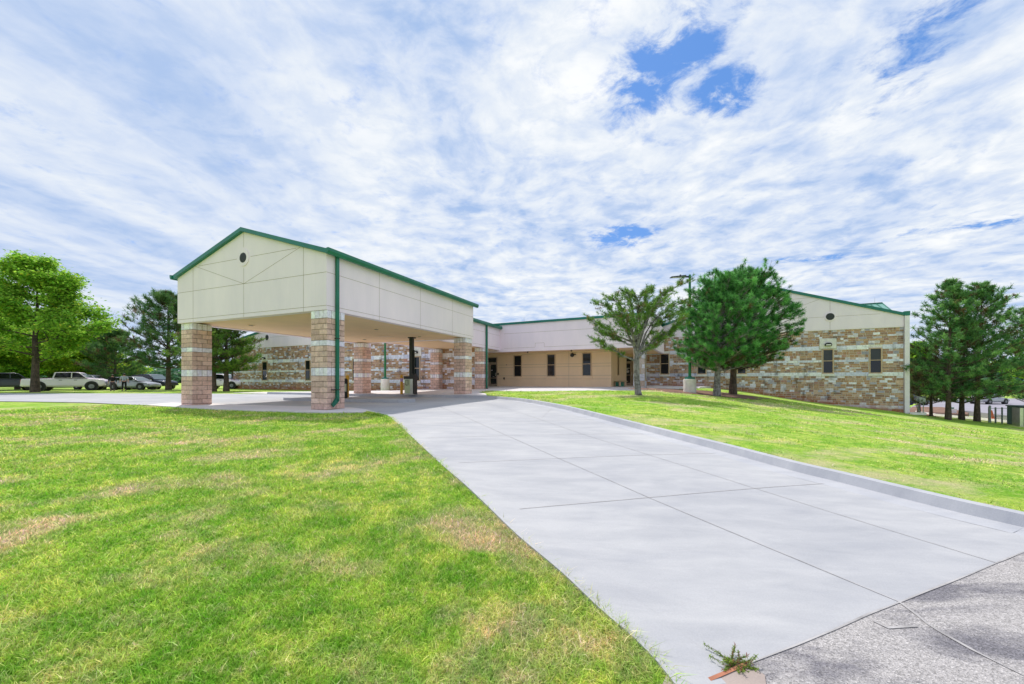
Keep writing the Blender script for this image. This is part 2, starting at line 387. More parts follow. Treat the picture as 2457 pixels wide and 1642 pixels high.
def cutline(mb, pts, w, off, fn=H, wob=0, seed=0):
    r=random.Random(seed); P=[np.array(p,float) for p in pts]; Q=[]
    for i in range(len(P)-1):
        n=max(1,int(np.linalg.norm(P[i+1]-P[i])/.35))
        for j in range(n): Q.append(P[i]+(P[i+1]-P[i])*j/n+ (np.array([r.uniform(-wob,wob),r.uniform(-wob,wob)]) if wob else 0))
    Q.append(P[-1]); vs=[]
    for i,q in enumerate(Q):
        d=Q[min(i+1,len(Q)-1)]-Q[max(i-1,0)]; d/=np.linalg.norm(d)+1e-9; nrm=np.array([-d[1],d[0]])
        ww=w*(r.uniform(.5,1.5) if wob else 1)
        for s in (-1,1):
            p=q+nrm*ww*s/2; vs.append((p[0],p[1],float(fn([p])[0])+off))
    mb.add(vs,[(2*i,2*i+1,2*i+3,2*i+2) for i in range(len(Q)-1)])
mb=MB()
J1=[G(*p) for p in [(1040,970),(1067,981.3),(1217,1046),(1341,1100.6),(1568,1199.5),(2160,1446)]]
J2=[G(*p) for p in [(1140,962),(1179,971),(1401,1043.4),(1563,1093.8),(1826,1177),(2393,1352)]]
for L in (J1,J2): cutline(mb,L,.009,.005)
for L in ([(995,1052),(1010,1051.5),(1540,1041),(1570,1040)],[(1060,1113),(1079,1112),(1700,1088.7),(1733,1087.5)],[(1188,1226.5),(1223,1224),(2009,1159)],[(935,1001),(1300,1003),(1325,980)],[(985,1016),(1200,1012),(1430,1008)]):
    cutline(mb,[G(*p) for p in L],.010,.005)
# lane joints under the canopy
for L in ([(-200,951),(300,951),(640,952)],[(560,960),(690,961)],[(1050,960),(900,990)],[(500,947),(420,976)],[(250,945),(150,965)]):
    cutline(mb,[G(*p) for p in L],.012,.005)
tag(mb.obj('driveway_joints',M['joint'],recalc=False),kind='structure')
mb=MB()
for L,s in (([(2161,1447),(2200,1480),(2225,1500),(2260,1522),(2330,1558),(2400,1598),(2457,1625),(2600,1700)],1),([(2095,1495),(2130,1507),(2200,1505)],2)):
    cutline(mb,[G(*p) for p in L],.016,.009,wob=.012,seed=s)
cutline(mb,[G(*p) for p in [(2542,1292),(2457,1327),(2160,1447.3),(1805,1592)]],.010,.009,wob=.006,seed=5)
tag(mb.obj('asphalt_cracks',M['joint'],recalc=False),kind='structure')

# kerbs: swept profile along a line, left side of the line is the high side if sgn=1
def kerb(name, line, sgn, h=.14, w=.16, fn=H, top=.0, ribbon=0, mat=None, batter=.05):
    L=[np.array(p,float) for p in line]; vs=[]; k=4
    for i,q in enumerate(L):
        d=L[min(i+1,len(L)-1)]-L[max(i-1,0)]; d/=np.linalg.norm(d)+1e-9; n=np.array([-d[1],d[0]])*sgn
        z=float(fn([q])[0])
        prof=[(-ribbon,.006),(0,.006+.012),(batter,h),(batter+w,h),(batter+w,-.15)] if ribbon else [(0,-.02),(batter,h),(batter+w,h),(batter+w,-.15)]
        k=len(prof)
        for a,b in prof: p=q+n*a; vs.append((p[0],p[1],z+b))
    mb=MB(); fs=[]
    for i in range(len(L)-1):
        for j in range(k-1): fs.append((i*k+j,(i+1)*k+j,(i+1)*k+j+1,i*k+j+1))
    fs+= [tuple(range(k)),tuple((len(L)-1)*k+j for j in range(k))]
    mb.add(vs,fs); o=mb.obj(name,mat or M['kerb'],recalc=True,smooth=False); return tag(o,kind='structure')
kerb('kerb',kerbR,1,.145,.15,ribbon=.32)
far=[G(*p) for p in [(640,946),(700,947),(760,948.5),(830,950.5),(900,951.5),(1000,953),(1101,954.5)]]
kerb('kerb',smooth(far,3),1,.145,.15)
# flush ribbon along the left side of the drive
mb=MB(); L=smooth(leftW,4); vs=[]
for i,q in enumerate(L):
    q=np.array(q); d=np.array(L[min(i+1,len(L)-1)])-np.array(L[max(i-1,0)]); d/=np.linalg.norm(d); n=np.array([d[1],-d[0]])
    z=H1(*q); 
    for a,b in ((-.02,-.06),(-.02,.022),(.12,.02),(.30,.006)): p=q+n*a; vs.append((p[0],p[1],z+b))
mb.add(vs,[(i*4+j,(i+1)*4+j,(i+1)*4+j+1,i*4+j+1) for i in range(len(L)-1) for j in range(3)])
tag(mb.obj('kerb',M['drive']),kind='structure')

# ------------------------------------------------------------------ canopy frame
TH=rad(22.6); cX=np.array([math.cos(TH),-math.sin(TH)]); cY=np.array([math.sin(TH),math.cos(TH)]); WB=np.array([-6.65,13.88])
def cw(x,y): p=WB+cX*x+cY*y; return (float(p[0]),float(p[1]))
# slab strip below the front columns
slab=[G(882,990.3),G(776,991.2),G(617,987),G(499,981.8),G(400,976),G(350,972.5),cw(-11.5,1.0),cw(-9.5,1.15),cw(0,1.15),cw(1.0,.8),G(915,994)]
region('front_walk',slab,H,.02,.5,M['walk'],skirt=.1)
# island between the lanes
isl=[cw(-.3,4.3),cw(-7.9,4.3),cw(-8.3,4.55),cw(-8.3,5.05),cw(-7.9,5.3),cw(-.3,5.3),cw(.1,5.05),cw(.1,4.55)]
region('lane_island',isl,H,.14,.4,M['kerb'],skirt=.16)
# building side walk
wk=[tuple(np.array(p)) for p in smooth(far,3)]
wn=[G(829,950.5),G(740,948)]
edge=[G(*p,fn=Wf) for p in [(1169,950),(1166,944),(1149,941),(1172,938.5),(1280,938),(1400,937.2),(1489,937),(1547,935.5),(1592,933.5),(1648,932)]]
kk=[tuple(np.array(p)+np.array([.05,.2])) for p in [G(1101,954.5),G(1140,955.5)]]
wpoly=[G(640,946),G(830,950.3),G(1000,952.8),G(1101,954.3)]
wpoly=[(p[0]+.07,p[1]+.19) for p in wpoly]+[(kerbR[5][0]+.02,kerbR[5][1]+.2)]+edge[1:]+[(19,36),(14,44),(-4,42),(-8,36),G(960,937,Wf),G(820,938.5,Wf),G(700,940,Wf),G(560,942.5,Wf)]
def Wfun(q):
    q=np.atleast_2d(q); return np.maximum(Wf(q),H(q)+.12)
def Wfun(q):
    q=np.atleast_2d(q); d=np.clip((q[:,1]-(22.5+np.abs(q[:,0]+3)*.25))/3,0,1); h=H(q)+.145; w=Wf(q)
    lw=np.clip((-q[:,0]-10)/3,0,1); w=w*(1-lw)+np.minimum(w,h)*lw
    return h*(1-d)+w*d
region('walkway',wpoly,Wfun,0,.6,M['walk'],skirt=.3)
# raised lawn right of the drive, down to the far road
lawnR=[]
for i,q in enumerate(kerbR):
    q=np.array(q); d=np.array(kerbR[min(i+1,len(kerbR)-1)])-np.array(kerbR[max(i-1,0)]); d/=np.linalg.norm(d); n=np.array([-d[1],d[0]])
    if i>=5: lawnR.append(tuple(q+n*.195))
lawnR+=[(30,1),(48,4),(44,24),(34.5,26.2),(30.5,28.6),(29.5,34),(21,38),(17,35.5)]
ed=[(p[0],p[1]-.0) for p in edge[::-1]]
lawnpoly=lawnR+ed[:-1]+[(kerbR[5][0]+.03,kerbR[5][1]+.35)]
kp=np.array(kerbR)
def Lfun(q):
    q=np.atleast_2d(q); z=Lf(q)
    d=np.array([np.min(np.hypot(kp[:,0]-a,kp[:,1]-b)) for a,b in q]); i=[int(np.argmin(np.hypot(kp[:,0]-a,kp[:,1]-b))) for a,b in q]
    kz=H(kp)[i]+.135; w=np.clip((d-.2)/1.2,0,1); return kz*(1-w)+z*w
region('lawn',lawnpoly,Lfun,0,.5,M['lawn'],skirt=.5)
def onL(x,y): return float(Lfun([(x,y)])[0])
# ground under the right hand trees and road in the hollow beyond
flat=lambda z: (lambda q: np.full(len(np.atleast_2d(q)),z+CZ))
def GF(px,py,z): d=F*z/(HY-py); return ((px-CX)/F*d,d)
zr=-3.35
region('far_road',[GF(2160,1000,zr),GF(2190,975,zr),GF(2215,966,zr),GF(2240,957,zr),GF(2700,957,zr),GF(2700,1012,zr),GF(2457,1003,zr),GF(2330,988,zr),GF(2270,982,zr),GF(2230,990,zr)],flat(zr),.03,2,M['road'],skirt=.5)
region('mulch_bed',[GF(2165,996,zr),GF(2190,977,zr),GF(2262,978,zr),GF(2325,992,zr),GF(2320,996,zr),GF(2240,998,zr)],flat(zr),.05,1,M['soil'],skirt=.6)
kl=[GF(2195,990,zr),GF(2240,998,zr),GF(2330,1006,zr),GF(2457,1019,zr),GF(2560,1030,zr)]
kerb('kerb',kl,1,.16,.15,fn=flat(zr+.02),mat=M['paleconc'])
mlch=[]
for k in range(40):
    a=2*math.pi*k/40; r=1+.18*math.sin(3*a)+.12*math.sin(5*a+1); mlch.append((12.3+4.3*r*math.cos(a)*.95,24.4+1.9*r*math.sin(a)-.15*4*math.cos(a)*0))
region('tree_bed_soil',mlch,Lfun,.014,.5,M['soil'])

# ------------------------------------------------------------------ grass blades
rng=np.random.default_rng(7)
def blades(name, N, rmin, rmax, amin, amax, inside, exclude, fn, hmul=1.0, label='', pts=None):
    r=np.exp(rng.uniform(math.log(rmin),math.log(rmax),N)); a=rng.uniform(amin,amax,N)
    q=np.stack([r*np.sin(a),r*np.cos(a)],1)
    if pts is not None: q=np.concatenate([q,pts]); r=np.hypot(q[:,0],q[:,1])
    k=np.ones(len(q),bool)
    if inside is not None: k&=pip(q,inside)
    for e in exclude: k&=~pip(q,e)
    q=q[k]; r=r[k]; n=len(q)
    z=fn(q) if fn is H else Lf(q)
    lush=(np.sin(q[:,0]*1.7+np.sin(q[:,1]*1.3)*2)+np.sin(q[:,1]*2.3+q[:,0]))*.12+1
    h=rng.uniform(.018,.044,n)*lush*hmul*(1+.02*r)
    if pts is not None:
        fr=np.zeros(len(k),bool); fr[-len(pts):]=True; h[fr[k]]*=1.35
    w=(.0013*r+.0018)*rng.uniform(.7,1.3,n)
    tall=rng.random(n)<.04; h[tall]*=1.7
    az=rng.uniform(0,2*math.pi,n); lean=rng.uniform(.2,1.6,n)*h; la=rng.uniform(0,2*math.pi,n)
    dx=np.cos(az)*w/2; dy=np.sin(az)*w/2; lx=np.cos(la)*lean; ly=np.sin(la)*lean
    z0=z-.03-.004
    V=np.empty((n,5,3),'f')
    V[:,0]=np.stack([q[:,0]-dx,q[:,1]-dy,z0],1); V[:,1]=np.stack([q[:,0]+dx,q[:,1]+dy,z0],1)
    V[:,2]=np.stack([q[:,0]+dx*.8+lx*.35,q[:,1]+dy*.8+ly*.35,z0+h*.65],1); V[:,3]=np.stack([q[:,0]-dx*.8+lx*.35,q[:,1]-dy*.8+ly*.35,z0+h*.65],1)
    V[:,4]=np.stack([q[:,0]+lx,q[:,1]+ly,z0+h],1)
    me=bpy.data.meshes.new(name); me.vertices.add(n*5); me.vertices.foreach_set('co',V.ravel())
    b=np.arange(n,dtype=np.int32)[:,None]*5
    loops=np.concatenate([b+np.array([[0,1,2,3]]),b+np.array([[3,2,4]])],1).ravel()
    st=(np.arange(n,dtype=np.int32)[:,None]*7+np.array([[0,4]])).ravel(); tot=np.tile([4,3],n)
    me.loops.add(n*7); me.loops.foreach_set('vertex_index',loops); me.polygons.add(n*2)
    me.polygons.foreach_set('loop_start',st); me.polygons.foreach_set('loop_total',tot)
    c=np.ones((n,5,4),'f'); br=rng.uniform(.6,1.6,n); y=rng.random(n)
    base=np.stack([br*(1+.5*(y>.8)),br*(1+.12*(y>.8)),br*(1+.6*(y>.8))],1)
    dead=y<.10; base[dead]=np.stack([br*1.7,br*1.25,br*2.6],1)[dead]
    c[:,:,:3]=base[:,None,:]; c[:,:2,:3]*=.85; c[:,4,:3]*=1.12  # shade painted into blade colour for depth: roots darkened, tips lightened
    ca=me.color_attributes.new('Col','FLOAT_COLOR','POINT'); ca.data.foreach_set('color',c.ravel())
    me.materials.append(M['blade']); me.update(calc_edges=True); me.validate()
    return tag(link(name,me),label=label,cat='grass',kind='stuff')
drv=drivepoly
drv_in=[(p[0]+.015,p[1]) for p in leftW]+drivepoly[len(leftW):]
Lw=np.array(smooth(leftW,8)); kk0=rng.integers(0,len(Lw)-1,30000); ff=rng.random(30000)[:,None]; fringe=Lw[kk0]*(1-ff)+Lw[kk0+1]*ff; tg=unit_(Lw[kk0+1]-Lw[kk0]) if 0 else (Lw[kk0+1]-Lw[kk0])/np.linalg.norm(Lw[kk0+1]-Lw[kk0],axis=1)[:,None]
fringe=fringe+np.stack([-tg[:,1],tg[:,0]],1)*(rng.random(30000)**1.5*.13-.012)[:,None]*1.0
blades('grass',860000,1.35,26,-rad(66),rad(30),None,[drv_in,roadpoly,slab,gp,lawnpoly,wpoly],H,1.0,'patchy lawn grass with straw coloured spots left of the driveway',fringe)
blades('grass',260000,4.5,30,-rad(10),rad(62),lawnpoly,[mlch],None,1.1,'lawn grass on the slope right of the driveway kerb')

# ------------------------------------------------------------------ masonry helpers
PAL=[((.46,.27,.14),5),((.54,.35,.20),5),((.38,.235,.15),3),((.60,.43,.28),3),((.74,.68,.63),2.6),((.84,.82,.82),1.9),((.46,.43,.45),1.6),((.48,.27,.19),1.2)]
def pick(r,pal,tint=(.96,.94,1.10)):
    t=r.uniform(0,sum(w for _,w in pal))
    for c,w in pal:
        t-=w
        if t<=0: break
    k=r.uniform(.85,1.15); return tuple(min(.93,x*k*q) for x,q in zip(c,tint))
def stone(mb,x0,x1,z0,z1,y,c,pr=.018,g=.009,bv=.008,m=1):
    x0+=g;x1-=g;z0+=g;z1-=g
    if x1-x0<.03 or z1-z0<.02: return
    b=bv; mb.add([(x0,y,z0),(x1,y,z0),(x1,y,z1),(x0,y,z1),(x0+b,y-pr,z0+b),(x1-b,y-pr,z0+b),(x1-b,y-pr,z1-b),(x0+b,y-pr,z1-b)],
        [(4,5,6,7),(0,1,5,4),(1,2,6,5),(2,3,7,6),(3,0,4,7)],m,c)
def spans(x0,x1,z0,z1,ops):
    cut=sorted([(max(a,x0),min(b,x1)) for a,b,c,d in ops if c<z1-.005 and d>z0+.005 and b>x0 and a<x1]); cur=x0; out=[]
    for a,b in cut:
        if a>cur: out.append((cur,a))
        cur=max(cur,b)
    if cur<x1: out.append((cur,x1))
    return out
def ashlar(mb,x0,x1,z0,z1,y,ops,seed,bands):
    r=random.Random(seed); zs=sorted(bands)    # bands: (z0,z1) of pale stone courses
    segs=[]; cur=z0
    for a,b in zs:
        if b<z0 or a>z1: continue
        if a>cur: segs.append((cur,a,0))
        segs.append((max(a,z0),min(b,z1),1)); cur=b
    if cur<z1: segs.append((cur,z1,0))
    for a,b,k in segs:
        if k:
            for s,e in spans(x0,x1,a,b,ops):
                x=s
                while x<e:
                    l=r.uniform(.55,1.3); xe=min(x+l,e); 
                    if e-xe<.2: xe=e
                    c=pick(r,[((.80,.81,.84),3),((.86,.86,.88),3),((.66,.68,.73),1)]); stone(mb,x,xe,a,b,y,c,.03); x=xe
        else:
            n=max(1,round((b-a)/.31)); h=(b-a)/n
            for i in range(n):
                za,zb=a+i*h,a+(i+1)*h
                for s,e in spans(x0,x1,za,zb,ops):
                    x=s
                    while x<e-.01:
                        l=r.uniform(.42,.95); xe=min(x+l,e)
                        if e-xe<.18: xe=e
                        if r.random()<.10 and xe-x<.55: stone(mb,x,xe,za,zb,y,pick(r,PAL),r.uniform(.012,.03))
                        else:
                            zm=za+h*r.choice([.5,.5,.42,.6])
                            for (p,q) in ((za,zm),(zm,zb)):
                                u=x
                                while u<xe-.01:
                                    ll=r.uniform(.20,.46); ue=min(u+ll,xe)
                                    if xe-ue<.12: ue=xe
                                    stone(mb,u,ue,p,q,y,pick(r,PAL),r.uniform(.012,.03)); u=ue
                        x=xe
def set_hg(o, zfun):
    """uv map that stores the height of every corner above the soil line"""
    me=o.data; uv=me.uv_layers.new(name='hg'); mw=o.matrix_world
    V=np.empty(len(me.vertices)*3,'f'); me.vertices.foreach_get('co',V); V=V.reshape(-1,3)
    h=np.array([zfun(v) for v in V],'f'); li=np.empty(len(me.loops),'i'); me.loops.foreach_get('vertex_index',li)
    out=np.zeros((len(li),2),'f'); out[:,1]=h[li]; uv.data.foreach_set('uv',out.ravel())

# ------------------------------------------------------------------ main building
TM=rad(27); mX=np.array([math.cos(TM),-math.sin(TM)]); mY=np.array([math.sin(TM),math.cos(TM)]); P0=np.array([-.94,33.1])
def along(px,y):   # local x on the plane y=const that projects to px
    t=(px-CX)/F; o=P0+mY*y; return float((t*o[1]-o[0])/(mX[0]-t*mX[1]))
def dep(x,y): return float((P0+mX*x+mY*y)[1])
def zat(py,x,y): return (HY-py)/F*dep(x,y)+CZ
def mw(x,y): p=P0+mX*x+mY*y; return float(p[0]),float(p[1])
BLD=empty('office_building',(P0[0],P0[1],0),-TM,'long one storey building of banded brown stone and off white stucco, green roof edges','building')
def window(parent,x0,x1,z0,z1,y,sill=None,fr=.07,low=None,top='glass',frm='bronze',mid=.52):
    f=MB(); zm=z0+(z1-z0)*mid
    f.box(x0,x0+fr,y-.06,y,z0,z1); f.box(x1-fr,x1,y-.06,y,z0,z1); f.box(x0+fr,x1-fr,y-.06,y,z1-fr,z1); f.box(x0+fr,x1-fr,y-.06,y,z0,z0+fr)
    f.box(x0+fr,x1-fr,y-.052,y-.002,zm-fr*.35,zm+fr*.35)
    w=f.obj('window',M[frm],parent)
    g=MB(); g.box(x0+fr,x1-fr,y-.012,y-.003,z0+fr,zm-fr*.35); g.obj('lower_pane',M['glass'],w)
    g=MB(); g.box(x0+fr,x1-fr,y-.012,y-.003,zm+fr*.35,z1-fr); g.obj('upper_pane',M[top],w)
    if sill:
        s=MB(); s.box(x0-.06,x1+.06,y-.10,y,z0-.17,z0-.004); s.obj('sill',M[sill],w)
    return w
def reveal(mb,p,q,y,w=.016,pr=.004):
    p=np.array(p);q=np.array(q); d=(q-p)/np.linalg.norm(q-p); n=np.array([-d[1],d[0]])*w/2
    c=[p-n,q-n,q+n,p+n]; mb.add([(a[0],y-pr,a[1]) for a in c],[(0,1,2,3)])
def vent(parent,x,y,z,r=.28):
    v=MB(); n=28
    ring=[(x+r*1.25*math.cos(2*math.pi*i/n),z+r*1.25*math.sin(2*math.pi*i/n)) for i in range(n)]; v.prism(ring,y-.05,y)
    o=v.obj('vent_ring',M['stucco'],parent)
    v=MB(); v.prism([(x+r*math.cos(2*math.pi*i/n),z+r*math.sin(2*math.pi*i/n)) for i in range(n)],y-.058,y-.051)
    for k in range(-3,4):
        hw=math.sqrt(max(0,r*r-(k*r/4)**2))*.96; v.box(x-hw,x+hw,y-.07,y-.0585,z+k*r/4-.012,z+k*r/4+.012,1)
    v.obj('vent_louvre',[M['darkslate'],M['dark']],o)
def wall_light(parent,x,y,z,w=.42,plate=True):
    p=MB(); p.box(x-.52,x+.52,y-.05,y,z-.32,z+.42); o=p.obj('light_plate',M['paleconc'],parent) if plate else None
    l=MB(); l.prism([(x-w/2,z-.11),(x+w/2,z-.11),(x+w/2,z+.02),(x+w*.3,z+.12),(x-w*.3,z+.12),(x-w/2,z+.02)],y-.24,y-.052)
    l.box(x-w*.36,x+w*.36,y-.246,y-.2405,z-.09,z+.0,1); l.obj('wall_light',[M['dark'],M['paleconc']],o or parent)

# --- right wing
RY=9.0; xr=along(2168,RY); xl=along(1547,RY); gl=xr-17.0
zst=3.81+CZ; ze=4.62+CZ; sl=.345
def bz(py,px): x=along(px,RY); return zat(py,x,RY)
bandsR=[(bz(832,1930)-0.02-.33,bz(832,1930)-.02),(bz(866,1930)-.16,bz(866,1930)+.02),(bz(903,1930),bz(894.3,1930)),(-.60,-.36)]
wins=[]
for pa,pb in ((1584,1606),(1672.5,1695),(1768,1791),(1972.5,2000),(2085,2116)):
    a,b=along(pa,RY),along(pb,RY); wins.append((a,b))
zw0=zat(896.5,along(1988,RY),RY)-.02; zw1=zat(838,along(1988,RY),RY)
ops=[(a-.03,b+.03,zw0-.17,zw1) for a,b in wins]
lx=(wins[3][0]+wins[3][1])/2; ops.append((lx-.53,lx+.53,zw1,zw1+.78))
mb=MB(); mb.box(xl,xr,RY,RY+.3,-2.2,zst,0,(.78,.74,.69)); ashlar(mb,xl,xr,-2.0,zst-.02,RY,ops,11,bandsR)
wl=mb.obj('stone_wall',[M['mortar'],M['stone']],BLD)
set_hg(wl,lambda v: v[2]-onL(*mw(v[0],RY-.3)) if v[0]>12.5 else v[2]-Wf([mw(v[0],RY-.3)])[0]+.9)
apx=xr-8.5; poly=[(xl,zst),(xr,zst),(xr,ze),(apx,ze+8.5*sl),(gl,ze),(xl,ze)]
mb=MB(); mb.prism(poly,RY-.06,RY+.3); mb.box(xr-.3,xr,RY+.3,RY+22,-2.2,ze); mb.obj('gable_wall',M['stucco'],BLD)
mb=MB(); y=RY-.06; zj=zst+1.0; cxv=along(1991,RY); zv=zat(760.5,cxv,RY)
reveal(mb,(apx-3,zv),(xr-1.3,zv),y); reveal(mb,(cxv,zst+.05),(cxv,zv-.4),y); reveal(mb,(cxv,zv+.4),(cxv,ze+(xr-cxv)*sl-.05),y)
zt=ze+(xr-cxv+.35)*sl; reveal(mb,(apx,zv+.1),(cxv-.7,ze+(xr-cxv+.7)*sl-.08),y); reveal(mb,(apx-2,zt+.1),(cxv-1.0,zt+.25),y); reveal(mb,(apx,zst),(apx,ze+8.3*sl),y)
mb.obj('wall_reveals',M['line'],BLD,recalc=False)
vent(BLD,cxv,RY-.06,zv,.27); vent(BLD,gl+(xr-cxv),RY-.06,zv,.27)
for k,(a,b) in enumerate(wins): window(BLD,a,b,zw0,zw1,RY-.012,'paleconc',top='screen' if k>2 else 'glass')
wall_light(BLD,lx,RY-.02,zw1+.36)
# roofs: green metal with standing seams
def gable_roof(parent,x0,xa,x1,za,ze0,ze1,y0,y1,th=.16,nm='roof'):
    """two slopes ridge along y; thick slab with fascia"""
    for (xe,zz) in ((x0,ze0),(x1,ze1)):
        mb=MB(); s=1 if xe>xa else -1
        mb.hexa([(xa,y0,za),(xe,y0,zz),(xe,y1,zz),(xa,y1,za),(xa,y0,za+th),(xe,y0,zz+th),(xe,y1,zz+th),(xa,y1,za+th)],0)
        o=mb.obj(nm,M['teal'],parent)
        mb=MB(); n=int(abs(y1-y0)/.45)
        for i in range(n+1):
            yy=y0+.02+(y1-y0-.06)*i/n
            mb.hexa([(xa,yy,za+th),(xe,yy,zz+th),(xe,yy+.03,zz+th),(xa,yy+.03,za+th),(xa,yy,za+th+.05),(xe,yy,zz+th+.05),(xe,yy+.03,zz+th+.05),(xa,yy+.03,za+th+.05)])
        mb.obj('standing_seams',M['teal'],o)
gable_roof(BLD,gl-.15,apx,xr+.12,ze+8.5*sl,ze-.05,ze-.04,RY-.16,RY+22)
# cross roof behind, seen over the slope
mb=MB(); xa,xb=along(2062,RY+6),along(2117,RY+6); zr2=zat(728,xb,RY+6)
mb.add([(xa-1,RY+6,zr2-.02),(xb,RY+6,zr2-.02),(xr+.2,RY+1.5,ze+.2),(xb-2.2,RY+1.5,ze+.35),(xb,RY+12,zr2-1),(xa,RY+12,zr2-1)],[(0,1,2,3),(0,1,4,5),(1,2,4)])
rf=mb.obj('rear_roof',M['seam'],BLD,recalc=False)
mb=MB(); mb.box(xa-1,xb,RY+5.95,RY+6.05,zr2-.02,zr2+.08)
for i in range(6):
    t=i/5; ax=xa-.5+(xb-xa+.5)*t; bx=xb-2.2+(xr+.2-xb+2.2)*t
    mb.tube([(ax,RY+6,zr2+.02),(bx,RY+1.55,ze+.35-.15*t+.03)],[.03,.03],5)
mb.obj('roof_seam',M['green'],rf)
mb=MB(); mb.box(xr+.02,xr+.28,RY-.16,RY+.1,-2.2,ze-.02); mb.obj('downspout',M['white_metal'],BLD)
mb=MB(); mb.box(xr+.0,xr+.30,RY-.18,RY+.12,ze-.02,ze+.30); mb.obj('gutter_end',M['teal'],BLD)

# --- left wing
LY=-3.04; xa0=along(560,LY); xb0=along(1139,LY); zsl=3.52+CZ; zel=4.35+CZ
def lz(py,px): x=along(px,LY); return zat(py,x,LY)
bandsL=[(lz(871,660),lz(863,660)),(lz(893.5,660),lz(889.5,660)),(lz(917.5,660),lz(911,660))]
zl0=lz(913.5,635); zl1=lz(868,635)
winL=[(along(p,LY),along(q,LY)) for p,q in ((629.5,642.5),(733,746),(846,858))]
wm=(winL[2][0]+winL[2][1])/2; winL.append((along(1000,LY)-.4,along(1000,LY)+.4))
ops=[(a-.03,b+.03,zl0-.17,zl1) for a,b in winL]; lc=[ (winL[0][0]+winL[0][1])/2, (winL[3][0]+winL[3][1])/2]
ops+=[(c-.53,c+.53,zl1,zl1+.78) for c in lc]
mb=MB(); mb.box(xa0,xb0,LY,LY+.3,-.2,zsl,0,(.68,.62,.57)); ashlar(mb,xa0,xb0,.1,zsl-.02,LY,ops,23,bandsL); mb.box(xa0,xa0+.3,LY+.3,LY+15,-.2,zsl,0,(.4,.33,.27))
wl=mb.obj('stone_wall',[M['mortar'],M['stone']],BLD); set_hg(wl,lambda v: v[2]-.50)
xm=(xa0+xb0)/2; mb=MB(); mb.prism([(xa0,zsl),(xb0,zsl),(xb0,zel),(xm,zel+2.6),(xa0,zel)],LY-.06,LY+.3); mb.obj('gable_wall',M['stucco'],BLD)
mb=MB(); cv=along(643,LY); zv2=lz(810.5,643); reveal(mb,(xa0+.5,zv2),(cv-.4,zv2),LY-.06); reveal(mb,(cv+.4,zv2),(xb0-2,zv2),LY-.06); mb.obj('wall_reveals',M['line'],BLD,recalc=False)
vent(BLD,cv,LY-.06,zv2,.30)
for a,b in winL: window(BLD,a,b,zl0,zl1,LY-.012,'paleconc')
for c in lc: wall_light(BLD,c,LY-.02,zl1+.36)
gable_roof(BLD,xa0-.2,xm,xb0+.1,zel+2.6,zel,zel,LY-.16,LY+16)
mb=MB(); mb.box(xa0-.14,xa0-.01,LY-.14,LY-.02,.2,zel); mb.obj('downspout',M['barkbrown'],BLD)

# --- middle block: stucco fascia, recessed beige wall
x1=along(1562,0); zf0=2.31+CZ; zf1=4.60+CZ; BY=2.2
mb=MB(); mb.box(-3.0,x1,0,.25,zf0,zf1); mb.box(x1-.25,x1,.25,RY+.3,zf0,zf1); mb.obj('fascia_wall',M['stucco'],BLD)
mb=MB(); mb.box(-3.0,x1-.02,.02,RY+1,zf0-.0+.03,zf0+.08); mb.obj('soffit',M['soffit'],BLD)
mb=MB(); mb.hexa([(-3.6,-.10,zf1),(x1+.1,-.10,zf1),(x1+.1,12,zf1+.6),(-3.6,12,zf1+.6),(-3.6,-.10,zf1+.17),(x1+.1,-.10,zf1+.17),(x1+.1,12,zf1+.8),(-3.6,12,zf1+.8)]); mb.obj('roof',M['teal'],BLD)
mb=MB()
zz=zat(802,0,0); reveal(mb,(.3,zz),(x1,zz),0); zq=zf0+.30; xs=along(1284,0); xe=along(1306,0)
reveal(mb,(.3,zq),(xs,zq),0); reveal(mb,(xs,zq),(xs,zq+.33),0); reveal(mb,(xs,zq+.33),(xe,zq+.33),0); reveal(mb,(xe,zq+.33),(xe,zq),0); reveal(mb,(xe,zq),(x1,zq),0)
mb.obj('wall_reveals',M['line'],BLD,recalc=False)
xbE=along(1466.5,BY); zb=1.6-.75
mb=MB(); mb.box(-3.2,xbE,BY,BY+.3,zb,zf0+.02); mb.box(xbE-.3,xbE,BY+.3,RY-.3,zb,zf0+.02); mb.box(xbE-.3,along(1541,RY-.3),RY-.3,RY-.05,zb,zf0+.02); mb.obj('beige_wall',M['beige'],BLD)
mb=MB()
for py in (849,874.5,881,901.5,909.5):
    z=zat(py,along(1300,BY),BY)
    for a,b in spans(along(1195,BY),xbE,z-.01,z+.01,[(along(1232,BY),along(1253,BY),0,9),(along(1311,BY),along(1334,BY),0,9),(along(1396,BY),along(1420,BY),0,9)]):
        reveal(mb,(a,z),(b,z),BY,.02)
reveal(mb,(along(1365,BY),zb+.1),(along(1365,BY),zf0),BY,.02)
mb.obj('wall_reveals',M['line'],BLD,recalc=False)
for (pa,pb,t_,b_) in ((1233,1252.5,853,904.5),(1312.5,1333,850,904),(1397,1419.5,846.5,903)):
    a,b=along(pa,BY),along(pb,BY); xm_=(a+b)/2; window(BLD,a,b,zat(b_,xm_,BY),zat(t_,xm_,BY),BY-.004,'beige')
